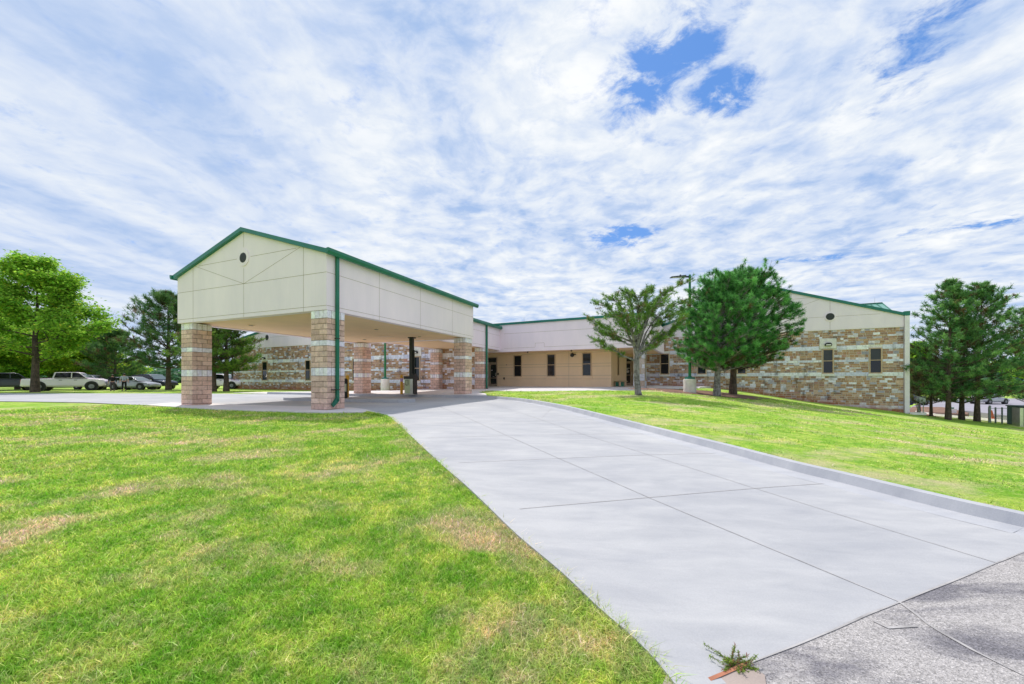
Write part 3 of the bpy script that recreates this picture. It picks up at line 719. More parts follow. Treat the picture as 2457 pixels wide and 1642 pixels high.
# recess side wall slot window
mb=MB(); z0,z1=zat(901,xbE,BY+2),zat(848,xbE,BY+2); yy0,yy1=BY+2.3,BY+2.9
mb.box(xbE+.003,xbE+.05,yy0,yy1,z0,z1); w=mb.obj('window',M['bronze'],BLD); mb=MB(); mb.box(xbE+.051,xbE+.056,yy0+.06,yy1-.06,z0+.06,z1-.06); mb.obj('pane',M['glass'],w)
def door(parent,x0,x1,z0,zd,zt,y,gl,gr,seg,signs=None):
    f=MB(); f.box(x0,x0+.07,y-.08,y,z0,zt); f.box(x1-.07,x1,y-.08,y,z0,zt); f.box(x0+.07,x1-.07,y-.08,y,zt-.07,zt); f.box(x0+.07,x1-.07,y-.08,y,zd,zd+.07)
    f.box(x0+.07,x1-.07,y-.05,y-.002,z0,zd)
    o=f.obj('door',M['beigefr'],parent)
    g=MB(); g.box(x0+.07,x1-.07,y-.02,y-.003,zd+.07,zt-.07); g.obj('transom_pane',M['glass'],o)
    g=MB(); g.box(gl,gr,y-.06,y-.051,z0+.25,z0+seg); g.box(gl,gr,y-.06,y-.051,z0+seg+.06,zd-.16); g.obj('door_pane',M['glass'],o)
    h=MB(); h.box(x1-.16,x1-.13,y-.12,y-.051,z0+.95,z0+1.25); h.obj('handle',M['steel'],o)
    if signs:
        for (cx,cz,w,hh) in signs: s=MB(); s.box(cx-w/2,cx+w/2,y-.064,y-.0605,cz-hh/2,cz+hh/2); s.obj('door_lettering',M['white_metal'],o)
M['beigefr']=basic('door_frame_taupe',(.37,.28,.22),.5,.05,5,.02)
x0,x1d=along(1166,BY),along(1193.5,BY); z0=zat(927.5,x1d,BY); zd=zat(871,x1d,BY); zt=zat(857.5,x1d,BY)
door(BLD,x0,x1d,z0,zd,zt,BY-.004,along(1178.5,BY),x1d-.09,.75,[(along(1181,BY),z0+1.5,.12,.06),(along(1185,BY),z0+.9,.2,.03)])
ry=RY-.3; x0,x1d=along(1490,ry),along(1520,ry); z0=zat(925,x0,ry); zd=zat(869,x0,ry); zt=zat(857.5,x0,ry)
gl_,gr_=along(1498.5,ry),along(1512.5,ry); cxm=(gl_+gr_)/2
door(BLD,x0,x1d,z0,zd,zt,ry-.004,gl_,gr_,.95,[(cxm,z0+1.62,.40,.045),(cxm,z0+1.52,.16,.04),(cxm,z0+1.38,.36,.035),(cxm,z0+1.31,.34,.035),(cxm,z0+1.24,.26,.035)])
# fittings on the beige wall
mb=MB(); x=along(1374,BY); z=zat(852.5,x,BY); mb.tube([(x,BY,z),(x,BY-.12,z),(x,BY-.25,z-.02)],[.10,.17,.14],14); mb.box(x+.1,x+.3,BY-.12,BY-.02,z+.02,z+.08); mb.obj('wall_light',M['dark'],BLD)
for pxx,pyy in ((1210,908.5),(1195.8,897.5),(1216,876)):
    mb=MB(); x=along(pxx,BY); z=zat(pyy,x,BY); h=.09 if pxx<1212 and pyy>890 else .03; mb.box(x-h*.6,x+h*.6,BY-.09,BY-.002,z-h,z+h); mb.obj('hose_tap' if pyy>900 else 'wall_fitting',M['dark'],BLD)
for pxx,pyy in ((1266,847.5),(1371,844)):
    mb=MB(); x=along(pxx,.9); z=zf0+.02; mb.cyl((x,.9,z-.10),(x,.9,z),.05,.07,10); mb.obj('soffit_camera',M['dark'],BLD)
for pxx in (1257.5,1401):
    mb=MB(); x=along(pxx,1.0); mb.cyl((x,1,zf1+.15),(x,1,zf1+.75),.012,.006,5); mb.obj('lightning_rod',M['galv'],BLD)
mb=MB(); mb.cyl((along(2099,RY+6),RY+6,zr2),(along(2099,RY+6),RY+6,zr2+.55),.012,.006,5); mb.obj('lightning_rod',M['galv'],BLD)
# stone pillar of the entrance recess
pa,pb=along(1519,0),along(1547,0); mb=MB(); mb.box(pa+.02,pb-.02,.07,.85,.85,zf0+.02,0,(.6,.56,.5)); r=random.Random(3)
z=.88
while z<zf0-.02:
    h=r.choice([.2,.3,.4]); ze_=min(z+h,zf0); x=pa
    while x<pb-.01:
        l=r.uniform(.3,.6); xe_=min(x+l,pb)
        if pb-xe_<.2: xe_=pb
        stone(mb,x,xe_,z,ze_,.07,pick(r,[((.50,.38,.26),3),((.62,.52,.42),2),((.68,.67,.66),2)]),.03); x=xe_
    for k in range(2):
        yy0,yy1=.07+.39*k,.07+.39*(k+1); mb.add([(pb-.02,yy0+.01,z+.01),(pb-.02,yy1-.01,z+.01),(pb-.02,yy1-.01,ze_-.01),(pb-.02,yy0+.01,ze_-.01),(pb+.01,yy0+.02,z+.02),(pb+.01,yy1-.02,z+.02),(pb+.01,yy1-.02,ze_-.02),(pb+.01,yy0+.02,ze_-.02)],[(4,5,6,7),(0,1,5,4),(1,2,6,5),(2,3,7,6),(3,0,4,7)],1,pick(r,[((.50,.38,.26),3),((.68,.67,.66),2)]))
    z=ze_
pl=mb.obj('stone_pillar',[M['mortar'],M['block']],BLD); set_hg(pl,lambda v:9)

# ------------------------------------------------------------------ canopy
CAN=empty('drive_through_canopy',(WB[0],WB[1],0),-TH,'large off white gabled drive through canopy with green roof edge on banded block columns','canopy')
zs=2.495+CZ; zw=4.51+CZ; za=5.93+CZ; W,D=9.03,11.03
mb=MB(); T=.3
front=[(-W,zs),(0,zs),(0,zw),(-W/2,za),(-W,zw)]
mb.prism(front,0,T); mb.prism(front,D-T,D); mb.box(-T,0,T,D-T,zs,zw); mb.box(-W,-W+T,T,D-T,zs,zw); mb.obj('fascia_wall',M['stucco'],CAN)
mb=MB(); mb.box(-W+T-.02,-T+.02,T-.02,D-T+.02,zs+.04,zs+.10); mb.obj('soffit',M['soffit'],CAN)
mb=MB(); zj1=zs+.13*1.0; zj1=(HY-732.7)/F*13.88+CZ; zj2=(HY-652.6)/F*13.88+CZ; zj3=(HY-582.6)/F*13.88+CZ
xq=3.05
reveal(mb,(-W,zj1),(0,zj1),0,.014); reveal(mb,(-W,zj2),(0,zj2),0,.014)
reveal(mb,(-W/2-xq+.05,zj3),(-W/2-.42,zj3),0,.014); reveal(mb,(-W/2+.42,zj3),(-W/2+xq-.05,zj3),0,.014)
reveal(mb,(-W/2,zs),(-W/2,zj3-.42),0,.014); reveal(mb,(-W/2,zj3+.42),(-W/2,za),0,.014)
sc=(za-zw)/(W/2)
for sgn in (-1,1): reveal(mb,(-W/2,zj2),(-W/2+sgn*(xq+.15),zw+(W/2-xq-.15)*sc-.02),0,.014)
for xv in (-W+1.15,-1.15): reveal(mb,(xv,zs),(xv,zw+1.15*sc),0,.014)
# side reveals
def reveal_side(mb,p,q,x,w=.013,pr=.004):
    p=np.array(p);q=np.array(q); d=(q-p)/np.linalg.norm(q-p); n=np.array([-d[1],d[0]])*w/2
    mb.add([(x+pr,a[0],a[1]) for a in (p-n,q-n,q+n,p+n)],[(0,1,2,3)])
reveal_side(mb,(0,zj1),(D,zj1),0); reveal_side(mb,(0,zj2),(D,zj2),0)
for pxx in (910.2,1008.7,1085.8):
    t=(pxx-CX)/F; yv=(t*WB[1]-WB[0])/(cY[0]-t*cY[1]); reveal_side(mb,(yv,zs),(yv,zw),0)
mb.obj('wall_reveals',M['line'],CAN,recalc=False)
v=CAN
n=28; r0=.20; xc=-W/2
mb=MB(); mb.prism([(xc+r0*1.7*math.cos(2*math.pi*i/n),zj3+r0*1.7*math.sin(2*math.pi*i/n)) for i in range(n)],-.03,0); o=mb.obj('vent_ring',M['stucco'],CAN)
mb=MB(); mb.prism([(xc+r0*math.cos(2*math.pi*i/n),zj3+r0*math.sin(2*math.pi*i/n)) for i in range(n)],-.036,-.031); 
for k in range(-3,4):
    hw=math.sqrt(max(0,r0*r0-(k*r0/4)**2))*.95; mb.box(xc-hw,xc+hw,-.05,-.0365,zj3+k*r0/4-.008,zj3+k*r0/4+.008,1)
mb.obj('vent_louvre',[M['darkslate'],M['dark']],o)
# roof slopes
ov=.13; th=.16
for sgn in (-1,1):
    xe=-W/2+sgn*(W/2+ov); zedge=za-sc*(W/2+ov); xa_=-W/2
    mb=MB(); mb.hexa([(xa_,-ov,za+.005),(xe,-ov,zedge+.005),(xe,D+ov,zedge+.005),(xa_,D+ov,za+.005),(xa_,-ov,za+th),(xe,-ov,zedge+th),(xe,D+ov,zedge+th),(xa_,D+ov,za+th)])
    o=mb.obj('roof',M['teal'],CAN); mb=MB()
    for i in range(26):
        yy=-ov+.35+(D+2*ov-.4)*i/25; mb.hexa([(xa_,yy,za+th),(xe,yy,zedge+th),(xe,yy+.03,zedge+th),(xa_,yy+.03,za+th),(xa_,yy,za+th+.03),(xe,yy,zedge+th+.05),(xe,yy+.03,zedge+th+.05),(xa_,yy+.03,za+th+.03)])
    mb.obj('standing_seams',M['teal'],o)
    mb=MB(); xo=xe+sgn*.14; a,b=(xe,xo) if sgn>0 else (xo,xe)
    mb.prism([(xe,zedge-.02),(xe+sgn*.09,zedge-.02),(xo,zedge+.08),(xo,zedge+th+.02),(xo-sgn*.02,zedge+th+.02),(xe,zedge+th)],-ov-.04,D+ov+.1); mb.obj('gutter',M['green'],CAN)
# downspout on the near column
mb=MB(); yd=.42
def spout(mb,x,y,ztop,zbot,w=.11,d=.085,elbow=True,m=0):
    mb.box(x,x+d,y-w/2,y+w/2,zbot+.22,ztop,m)
    if elbow: mb.hexa([(x,y-w/2-.14,zbot+.02),(x+d,y-w/2-.16,zbot+.0),(x+d,y+w/2,zbot+.22),(x,y+w/2,zbot+.22),(x,y-w/2-.20,zbot+.10),(x+d,y-w/2-.20,zbot+.10),(x+d,y-w/2,zbot+.34),(x,y-w/2,zbot+.34)],m)
zb_=H1(*cw(0,.4))+.1
spout(mb,.03,yd,zw+.02,zb_); mb.obj('downspout',M['green'],CAN)
for q_ in (.62,2.5): mb=MB(); mb.box(.005,.13,yd-.075-(.16 if q_<1 else 0),yd+.075,zb_+q_,zb_+q_+.03); mb.obj('downspout_strap',M['dark'],CAN)
# recessed soffit lights
for (x,y) in ((-2.0,1.8),(-6.8,1.8),(-2.4,5.2),(-6.6,5.2),(-2.4,8.8),(-6.6,8.8)):
    mb=MB(); wx,wy=.16,.16
    mb.cyl((x,y,zs+.015),(x,y,zs+.039),.15,.15,18); mb.cyl((x,y,zs+.008),(x,y,zs+.0145),.10,.10,18,m=1); mb.obj('recessed_light',[M['beige'],M['darkslate']],CAN)
for (x,y) in ((-4.6,4.2),(-4.4,8.0),(-1.6,7.2)):
    mb=MB(); mb.box(x-.55,x+.55,y-.3,y+.3,zs+.028,zs+.0395); mb.obj('access_panel',M['beige'],CAN)
# banded block columns; local box x0..x1,y0..y1
TAN=[((.73,.51,.37),4),((.78,.56,.415),3),((.67,.46,.335),3)]; WH=[((.94,.90,.90),3),((.88,.85,.84),2)]
def column(parent,x0,y0,ztop,zbot,seed,w=.81,lab=None):
    r=random.Random(seed); mb=MB(); mb.box(x0+.012,x0+w-.012,y0+.012,y0+w-.012,zbot-.3,ztop,0,(.22,.16,.13))
    segs=[('s',.29),('b',.79),('w',.205),('b',.79),('s',.30)]; z=ztop; rows=[]
    for k,h in segs:
        if k=='b':
            for i in range(4): rows.append((z-h*(i+1)/4,z-h*i/4,'b'))
        else: rows.append((z-h,z,k))
        z-=h
    while z>zbot-.1: rows.append((z-.203,z,'b')); z-=.203
    for i,(a,b,k) in enumerate(rows):
        for f in range(4):
            if k=='s': cuts=[0,.2025,.405,.6075,.81]
            elif k=='w': cuts=[0,.405,.81]
            else: cuts=[0,.405,.81] if (i+f)%2 else [0,.2,.61,.81]
            for u0,u1 in zip(cuts[:-1],cuts[1:]):
                g=.008; c=pick(r,WH if k in 'sw' else TAN); bv=.006; pr=.0
                q=[(u0+g,a+g,.012),(u1-g,a+g,.012),(u1-g,b-g,.012),(u0+g,b-g,.012),(u0+g+bv,a+g+bv,0),(u1-g-bv,a+g+bv,0),(u1-g-bv,b-g-bv,0),(u0+g+bv,b-g-bv,0)]
                if f==0: tr=lambda u,zz,d:(x0+u,y0+d,zz)
                elif f==1: tr=lambda u,zz,d:(x0+w-d,y0+u,zz)
                elif f==2: tr=lambda u,zz,d:(x0+w-u,y0+w-d,zz)
                else: tr=lambda u,zz,d:(x0+d,y0+w-u,zz)
                mb.add([tr(*p) for p in q],[(4,5,6,7),(0,1,5,4),(1,2,6,5),(2,3,7,6),(3,0,4,7)],0,c)
    o=mb.obj('column',M['block'],parent); return o
for i,(x0,y0) in enumerate(((-.80,.02),(-9.0,.12),(-.86,10.15),(-9.03,10.35))):
    p=cw(x0+.4,y0+.4); zz=H1(*p) if i<2 else float(Wfun([p])[0]); column(CAN,x0,y0,zs-.002,zz-.1,40+i)

# link between canopy and building
LNK=empty('covered_link',(WB[0],WB[1],0),-TH,'lower off white covered link joining the drive through canopy to the building','covered walkway')
xL,xR=-6.79,-2.24; zl=2.47+CZ; zt=4.26+CZ; yE=20.15
mb=MB(); mb.box(xR-.25,xR,D+.01,yE,zl,zt); mb.box(xL,xL+.25,D+.01,yE-3,zl,zt); mb.obj('fascia_wall',M['stucco'],LNK)
mb=MB(); mb.box(xL+.25,xR-.25,D+.01,yE+1.5,zl+.03,zl+.08); mb.obj('soffit',M['soffit'],LNK)
mb=MB(); reveal_side(mb,(D+.1,zl+.2),(yE,zl+.2),xR); reveal_side(mb,(D+.1,zt-.55),(yE,zt-.55),xR); mb.obj('wall_reveals',M['line'],LNK,recalc=False)
mb=MB(); mb.prism([(xL-.15,zt),(xR+.12,zt),(xR+.12,zt+.1),((xL+xR)/2,zt+.75),(xL-.15,zt+.1)],D+.01,yE+.1); mb.obj('roof',M['teal'],LNK)
mb=MB(); mb.prism([(xR+.12,zt-.02),(xR+.20,zt-.02),(xR+.27,zt+.06),(xR+.27,zt+.21),(xR+.12,zt+.19)],D+.01,yE+.25); mb.obj('gutter',M['green'],LNK)
t=(1165.5-CX)/F; o_=WB+cX*xR; yv=(t*o_[1]-o_[0])/(cY[0]-t*cY[1])
mb=MB(); zb2=float(Wf([cw(xR,yv)])[0]); mb.cyl((xR+.09,yv,zb2+.02),(xR+.09,yv,zt),.085,.085,14); mb.obj('downspout',M['green'],LNK)
mb=MB(); mb.cyl((xR+.09,yv,zb2-.02),(xR+.09,yv,zb2+.06),.10,.10,14); mb.obj('drain_shoe',M['dark'],LNK)
column(LNK,xR-.86,17.0,zl-.002,float(Wf([cw(xR-.4,17.4)])[0])-.1,51)
column(LNK,-7.0,16.6,zl-.002,float(Wf([cw(-6.5,17)])[0])-.1,52)

# ------------------------------------------------------------------ bits under the canopy
def kiosk(loc,rz,lab,tube=None,grp='pneumatic teller kiosks'):
    k=empty('teller_kiosk',loc,rz,lab,'kiosk',grp)
    mb=MB(); mb.box(-.42,.42,-.25,.28,0,.06); mb.prism([(-.42,.06),(.34,.06),(.34,.95),(-.42,.95)],-.24,.20); mb.obj('cabinet',M['steel'],k)
    mb=MB(); mb.box(-.40,.08,-.262,-.241,.10,.93); mb.obj('door_panel',M['steelgreen'],k)
    mb=MB(); mb.tube([(-.28,-.29,.62),(-.28,-.29,.88),(-.05,-.29,.88),(-.05,-.29,.62),(-.16,-.29,.56),(-.28,-.29,.62)],[.016]*6,6); mb.obj('handle',M['dark'],k)
    mb=MB(); mb.box(-.45,.45,-.30,.30,.951,1.12); mb.box(.20,.46,-.28,.10,1.119,1.26); mb.obj('hood',M['dark'],k); mb=MB(); mb.hexa([(.341,-.24,.03),(.44,-.24,.03),(.44,.2,.03),(.341,.2,.03),(.341,-.24,.95),(.44,-.24,.95),(.44,.2,.95),(.341,.2,.95)]); mb.obj('side_panel',M['dark'],k)
    if tube:
        mb=MB(); mb.box(-.16,.14,.0,.22,1.121,tube-loc[2]-.05); mb.box(-.24,.24,-.06,.30,tube-loc[2]-.05,tube-loc[2]+.02); mb.obj('tube_riser',M['dark'],k)
        mb=MB(); mb.cyl((.20,.12,1.12),(.20,.12,2.7),.055,.055,12); mb.obj('conduit',M['dark'],k)
    return k
def cpix(px,py): # canopy pixel to ground near far walk
    return G(px,py,Wfun)
p=G(986,947.5,Wfun); kk_=kiosk((p[0],p[1],float(Wfun([p])[0])),-TH+.12,'steel drive up kiosk with a black riser reaching the canopy soffit',zs+.02); kk_.scale=(.74,.9,1)
_t=(814-CX)/F; _o=WB+cY*4.8; _x=float((_t*_o[1]-_o[0])/(cX[0]-_t*cX[1])); p=cw(_x,4.8); 
ki=empty('teller_kiosk',(p[0],p[1],H1(*p)+.14),-TH,'dark drive up kiosk on the lane island, mostly hidden by the near column','kiosk','pneumatic teller kiosks')
mb=MB(); mb.prism([(-.32,.0),(.32,0),(.32,.95),(.26,1.03),(-.32,1.03)],-.25,.25); mb.obj('cabinet',M['dark'],ki); mb=MB(); mb.box(-.2,.2,-.262,-.252,.35,.95); mb.box(.322,.33,-.15,.15,.35,.75); mb.obj('door_panel',M['steel'],ki)
def bollard(loc,h,lab,stk=True):
    b=empty('bollard',loc,0,lab,'bollard','yellow bollards'); r=.085
    mb=MB(); mb.tube([(0,0,0),(0,0,h-.05),(0,0,h-.015),(0,0,h)],[r,r,r*.8,r*.35],18); mb.obj('post',M['yellow'],b,smooth=True)
    mb=MB(); mb.cyl((0,0,-.02),(0,0,.03),r*1.12,r*1.1,18); mb.obj('collar',M['kerb'],b)
    if stk:
        mb=MB(); mb.tube([(0,0,h-.42),(0,0,h-.22)],[r+.003,r+.003],18,cap=False); mb.obj('sticker',M['sticker'],b)
p=G(963.5,947.3,Wfun); bollard((p[0],p[1],float(Wfun([p])[0])),1.22,'yellow steel bollard with a round sticker left of the steel kiosk')
p=cw(_x+.20,5.14); bollard((p[0],p[1],H1(*p)+.14),1.19,'yellow post top showing behind the near banded column',False)

def lamp_post(loc,h,lab,head=True,br=.36,bh=.85,taper=1,rz=0):
    l=empty('lamp_post',loc,rz,lab,'lamp post','green lamp posts')
    mb=MB(); mb.tube([(0,0,-.35),(0,0,bh-.02),(0,0,bh)],[br,br,br-.02],28); mb.obj('concrete_base',M['paleconc'],l,smooth=True)
    mb=MB(); mb.box(-.22,.22,-.22,.22,bh+.001,bh+.12); mb.cyl((0,0,bh+.12),(0,0,bh+.2),.13,.11,14); mb.obj('base_cover',M['teal'],l)
    mb=MB(); mb.tube([(0,0,bh+.18),(0,0,h)],[.085,.07],14); mb.cyl((0,0,h),(0,0,h+.05),.05,.02,10); mb.obj('pole',M['tealpaint'],l,smooth=True)
    if head:
        mb=MB(); mb.box(-.30,-.06,-.04,.04,h-.16,h-.07); mb.obj('arm',M['dark'],l)
        mb=MB(); mb.hexa([(-1.18,-.17,h-.17),(-.28,-.17,h-.14),(-.28,.17,h-.14),(-1.18,.17,h-.17),(-1.18,-.17,h-.13),(-.28,-.14,h-.03),(-.28,.14,h-.03),(-1.18,.17,h-.13)]); mb.box(-.62,-.54,-.02,.02,h-.05,h+.02); o=mb.obj('lamp_head',M['darkslate'],l)
        mb=MB(); mb.hexa([(-1.1,-.13,h-.178),(-.5,-.13,h-.158),(-.5,.13,h-.158),(-1.1,.13,h-.178),(-1.1,-.13,h-.1725),(-.5,-.13,h-.1525),(-.5,.13,h-.1525),(-1.1,.13,h-.1725)]); mb.obj('lens',M['clearlens'],o)
    return l
d=24.0; x=(1655-CX)/F*d; zg=onL(x,d); lamp_post((x,d,zg),(HY-660)/F*d+CZ-zg,'green lamp post with one flat head on a round pale concrete base between the pines',True,.37,(HY-910)/F*d+CZ-zg)
d=32.5; x=(924-CX)/F*d; lamp_post((x,d,CZ-.92),7.5,'green lamp post behind the canopy on a stained concrete base',False,.36,.98-.05)

# slatted bench in the entrance recess
p=mw(along(1483,BY+1.2),BY+1.2); zb3=float(Wf([p])[0]); bn=empty('bench',(p[0],p[1],zb3),-TM,'small slatted bench with dark green legs beside the entrance door','bench')
mb=MB(); 
for i in range(9): mb.box(-.72+i*.16,-.72+i*.16+.12,-.3,.3,.42,.47)
mb.box(-.74,.74,-.22,-.16,.37,.419); mb.box(-.74,.74,.16,.22,.37,.419); mb.obj('seat',M['wood'],bn)
for s in (-.05,.38):
    mb=MB(); mb.box(s-.12,s+.10,-.2,.2,0,.369); mb.box(s-.2,s+.16,-.24,.24,-.01,.03); mb.obj('leg',M['green'],bn)

# ------------------------------------------------------------------ vegetation
def rotv(v,axis,a): return Matrix.Rotation(a,3,axis)@v
def tri_mesh(name, V, C, k, mat, parent):
    """V (n,k,3) unshared polygons of k corners, C (n,3)"""
    n=len(V); me=bpy.data.meshes.new(name); me.vertices.add(n*k); me.vertices.foreach_set('co',V.astype('f').ravel())
    me.loops.add(n*k); me.loops.foreach_set('vertex_index',np.arange(n*k,dtype=np.int32)); me.polygons.add(n)
    me.polygons.foreach_set('loop_start',np.arange(0,n*k,k,dtype=np.int32)); me.polygons.foreach_set('loop_total',np.full(n,k,dtype=np.int32))
    c=np.ones((n,k,4),'f'); c[:,:,:3]=C[:,None,:]; ca=me.color_attributes.new('Col','FLOAT_COLOR','POINT'); ca.data.foreach_set('color',c.ravel())
    me.materials.append(mat); me.update(calc_edges=True); me.validate(); return link(name,me,parent)
def unit(a): return a/(np.linalg.norm(a,axis=-1,keepdims=True)+1e-9)
def needles(rg, tufts, n, L, w, spread, name, parent):
    """tufts: (pos,dir,scale,col); bottle brush of n thin needles each"""
    P=np.array([t[0] for t in tufts]); Dn=unit(np.array([t[1] for t in tufts])); sc=np.array([t[2] for t in tufts]); C=np.array([t[3] for t in tufts])
    N=len(P); P=np.repeat(P,n,0); Dn=np.repeat(Dn,n,0); sc=np.repeat(sc,n); C=np.repeat(C,n,0)
    rv=unit(rg.normal(size=(N*n,3))); d=unit(Dn*(1-spread)+rv*spread*1.3+np.array([0,0,.12]))
    along_=rg.uniform(-.55,.55,(N*n,1))*L*sc[:,None]; base=P+Dn*along_
    tip=base+d*(L*sc*rg.uniform(.7,1.2,N*n))[:,None]; sd=unit(np.cross(d,rg.normal(size=(N*n,3))))*(w*sc)[:,None]*.5
    V=np.stack([base-sd,base+sd,tip+sd*.35,tip-sd*.35],1); C=C*rg.uniform(.85,1.15,(N*n,1))
    return tri_mesh(name,V,C,4,M['needle'],parent)
def leaves(rg, clumps, n, R, s, name, parent, flat=.5):
    P=np.array([t[0] for t in clumps]); sc=np.array([t[1] for t in clumps]); C=np.array([t[2] for t in clumps]); N=len(P)
    P=np.repeat(P,n,0); sc=np.repeat(sc,n); C=np.repeat(C,n,0)
    o=rg.normal(size=(N*n,3))*R*sc[:,None]; o[:,2]*=flat; c=P+o
    a=unit(rg.normal(size=(N*n,3))*np.array([1,1,.45])); nrm=unit(rg.normal(size=(N*n,3))*.6+np.array([0,0,1])); b=unit(np.cross(nrm,a)); a=np.cross(b,nrm)
    z=(s*rg.uniform(.6,1.3,N*n))[:,None]
    V=np.stack([c-a*z*.5,c+b*z*.32,c+a*z*.55,c-b*z*.32],1); C=C*rg.uniform(.7,1.35,(N*n,1)); y=rg.random(N*n)<.06; C[y]*=np.array([1.8,1.15,1.2])
    return tri_mesh(name,V,C,4,M['leaf'],parent)
def pine(px,depth,zg,H_,R,seed,label,group=None,cb=.22,lean=(0,0),dens=1.0,cols=((.035,.12,.03),(.085,.23,.06)),tr=.16,bark_='barkbrown',prof='cone',brown=.0,nn=16,tl=.20,skew=0,up=.25,name='pine_tree',step=.34,off=(0,0),fill=None):
    rg=np.random.default_rng(seed); r=random.Random(seed); x=(px-CX)/F*depth
    t=empty(name,(x,depth,zg),0,label,'tree',group); mb=MB(); tufts=[]
    trunk=[Vector((lean[0]*(k/8)**1.4+off[0]*math.sin(k*.9)*.05,lean[1]*(k/8)**1.4,H_*k/8*.97)) for k in range(9)]
    trunk[0].z=-.25
    rad_=[tr*(1-.93*k/8)**.85 for k in range(9)]; rad_[0]*=1.28
    mb.tube(trunk,rad_,10)
    def tp(z): 
        f=max(0,min(7.999,z/(H_*.97)*8)); i=int(f); return trunk[i].lerp(trunk[i+1],f-i)
    z=H_*cb
    a0=r.uniform(0,6)
    while z<H_*.98:
        tt=(z-H_*cb)/(H_*(1-cb))
        if prof=='cone': ln=R*(math.sin(min(1,(1-tt)*1.25)*math.pi/2)**.9)*(.72+.28*min(1,tt*5))
        elif prof=='round': ln=R*math.sqrt(max(0.02,1-(tt*1.55-.52)**2)) if tt<.98 else R*.15
        else: ln=R*(.55+.5*math.sin(min(1,tt*1.2)*math.pi*.62))*(1 if tt<.9 else .6)
        nb=r.choice([3,4,4,5]); a0+=r.uniform(.4,1.2)
        for k in range(nb):
            a=a0+2*math.pi*k/nb+r.uniform(-.35,.35); L=ln*r.uniform(.62,1.12)*(1+skew*math.cos(a)); el=up*(.35+.9*tt)+r.uniform(-.12,.16)
            o=tp(z); dirv=Vector((math.cos(a)*math.cos(el),math.sin(a)*math.cos(el),math.sin(el)))
            pts=[o]; d=dirv.copy(); nseg=6
            for s in range(nseg):
                d=(d+Vector((r.uniform(-.12,.12),r.uniform(-.12,.12),r.uniform(-.02,.14)*(1 if tt>.25 else .55)))).normalized(); pts.append(pts[-1]+d*L/nseg)
            br=max(.012,tr*.30*(1-tt*.7)); mb.tube(pts,[br*(1-.8*s/nseg) for s in range(nseg+1)],5,cap=False)
            col0=np.array(cols[0]); col1=np.array(cols[1])
            for s in range(1,nseg+1):
                if s/nseg<(.30 if prof!='sparse' else .5): continue
                m_=int(round((3 if s<nseg else 4)*dens+r.random()*.5))
                for q in range(m_):
                    sa=r.choice([-1,1])*r.uniform(.35,1.25) if q<m_-1 or s<nseg else 0
                    tl_=L*r.uniform(.10,.30)+.12; dd=rotv(d,Vector((0,0,1)),sa); dd=(dd+Vector((0,0,r.uniform(-.05,.5)))).normalized()
                    p0=pts[s]; p1=p0+dd*tl_
                    mb.tube([p0,p1],[br*.3,.006],4,cap=False)
                    for u in ((.55,1.0) if prof=='sparse' else (1.0,)):
                        if r.random()>.93: continue
                        f=r.choice([r.uniform(0,.35),r.uniform(.35,1.0)]); c=col0*(1-f)+col1*f
                        if r.random()<brown: c=np.array((.17,.115,.055))*r.uniform(.7,1.3)
                        tufts.append((tuple(p0.lerp(p1,u)+Vector((0,0,.014))),tuple(dd+Vector((0,0,.35))),r.uniform(.75,1.2),c))
        z+=step*r.uniform(.75,1.25)*(1 if tt<.6 else .8)
    if fill:
        nf,cx_,cz_,rx_,rz_=fill
        for k in range(nf):
            v=Vector((r.gauss(0,1),r.gauss(0,1),r.gauss(0,1))).normalized(); lob=1+.13*math.sin(3*math.atan2(v.y,v.x)+seed)*math.cos(4*v.z)+.09*math.sin(9*v.x+5*v.z+seed); q=r.uniform(.72,1.0)**.6*lob
            p=Vector((cx_+v.x*rx_*q,v.y*rx_*.9*q,cz_+v.z*rz_*q)); d=(Vector((v.x,v.y,v.z*.4+.55))).normalized(); f=r.choice([r.uniform(0,.3),r.uniform(.4,1)]); c=np.array(cols[0])*(1-f)+np.array(cols[1])*f
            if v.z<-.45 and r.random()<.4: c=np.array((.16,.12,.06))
            mb.tube([p-d*.55-Vector((v.x*.3,v.y*.3,0)),p],[.016,.006],4,cap=False); tufts.append((tuple(p),tuple(d),r.uniform(.8,1.35),c))
    topp=tp(H_*.97)
    for k in range(8): tufts.append((tuple(topp+Vector((r.uniform(-.1,.1),r.uniform(-.1,.1),r.uniform(-.3,.25)))),(r.uniform(-.4,.4),r.uniform(-.4,.4),1),1,np.array(cols[1])))
    mb.obj('trunk',M[bark_],t,smooth=True); needles(rg,tufts,nn,tl,(.016 if nn>40 else .024)*max(1,depth/24),.80,'crown',t); return t
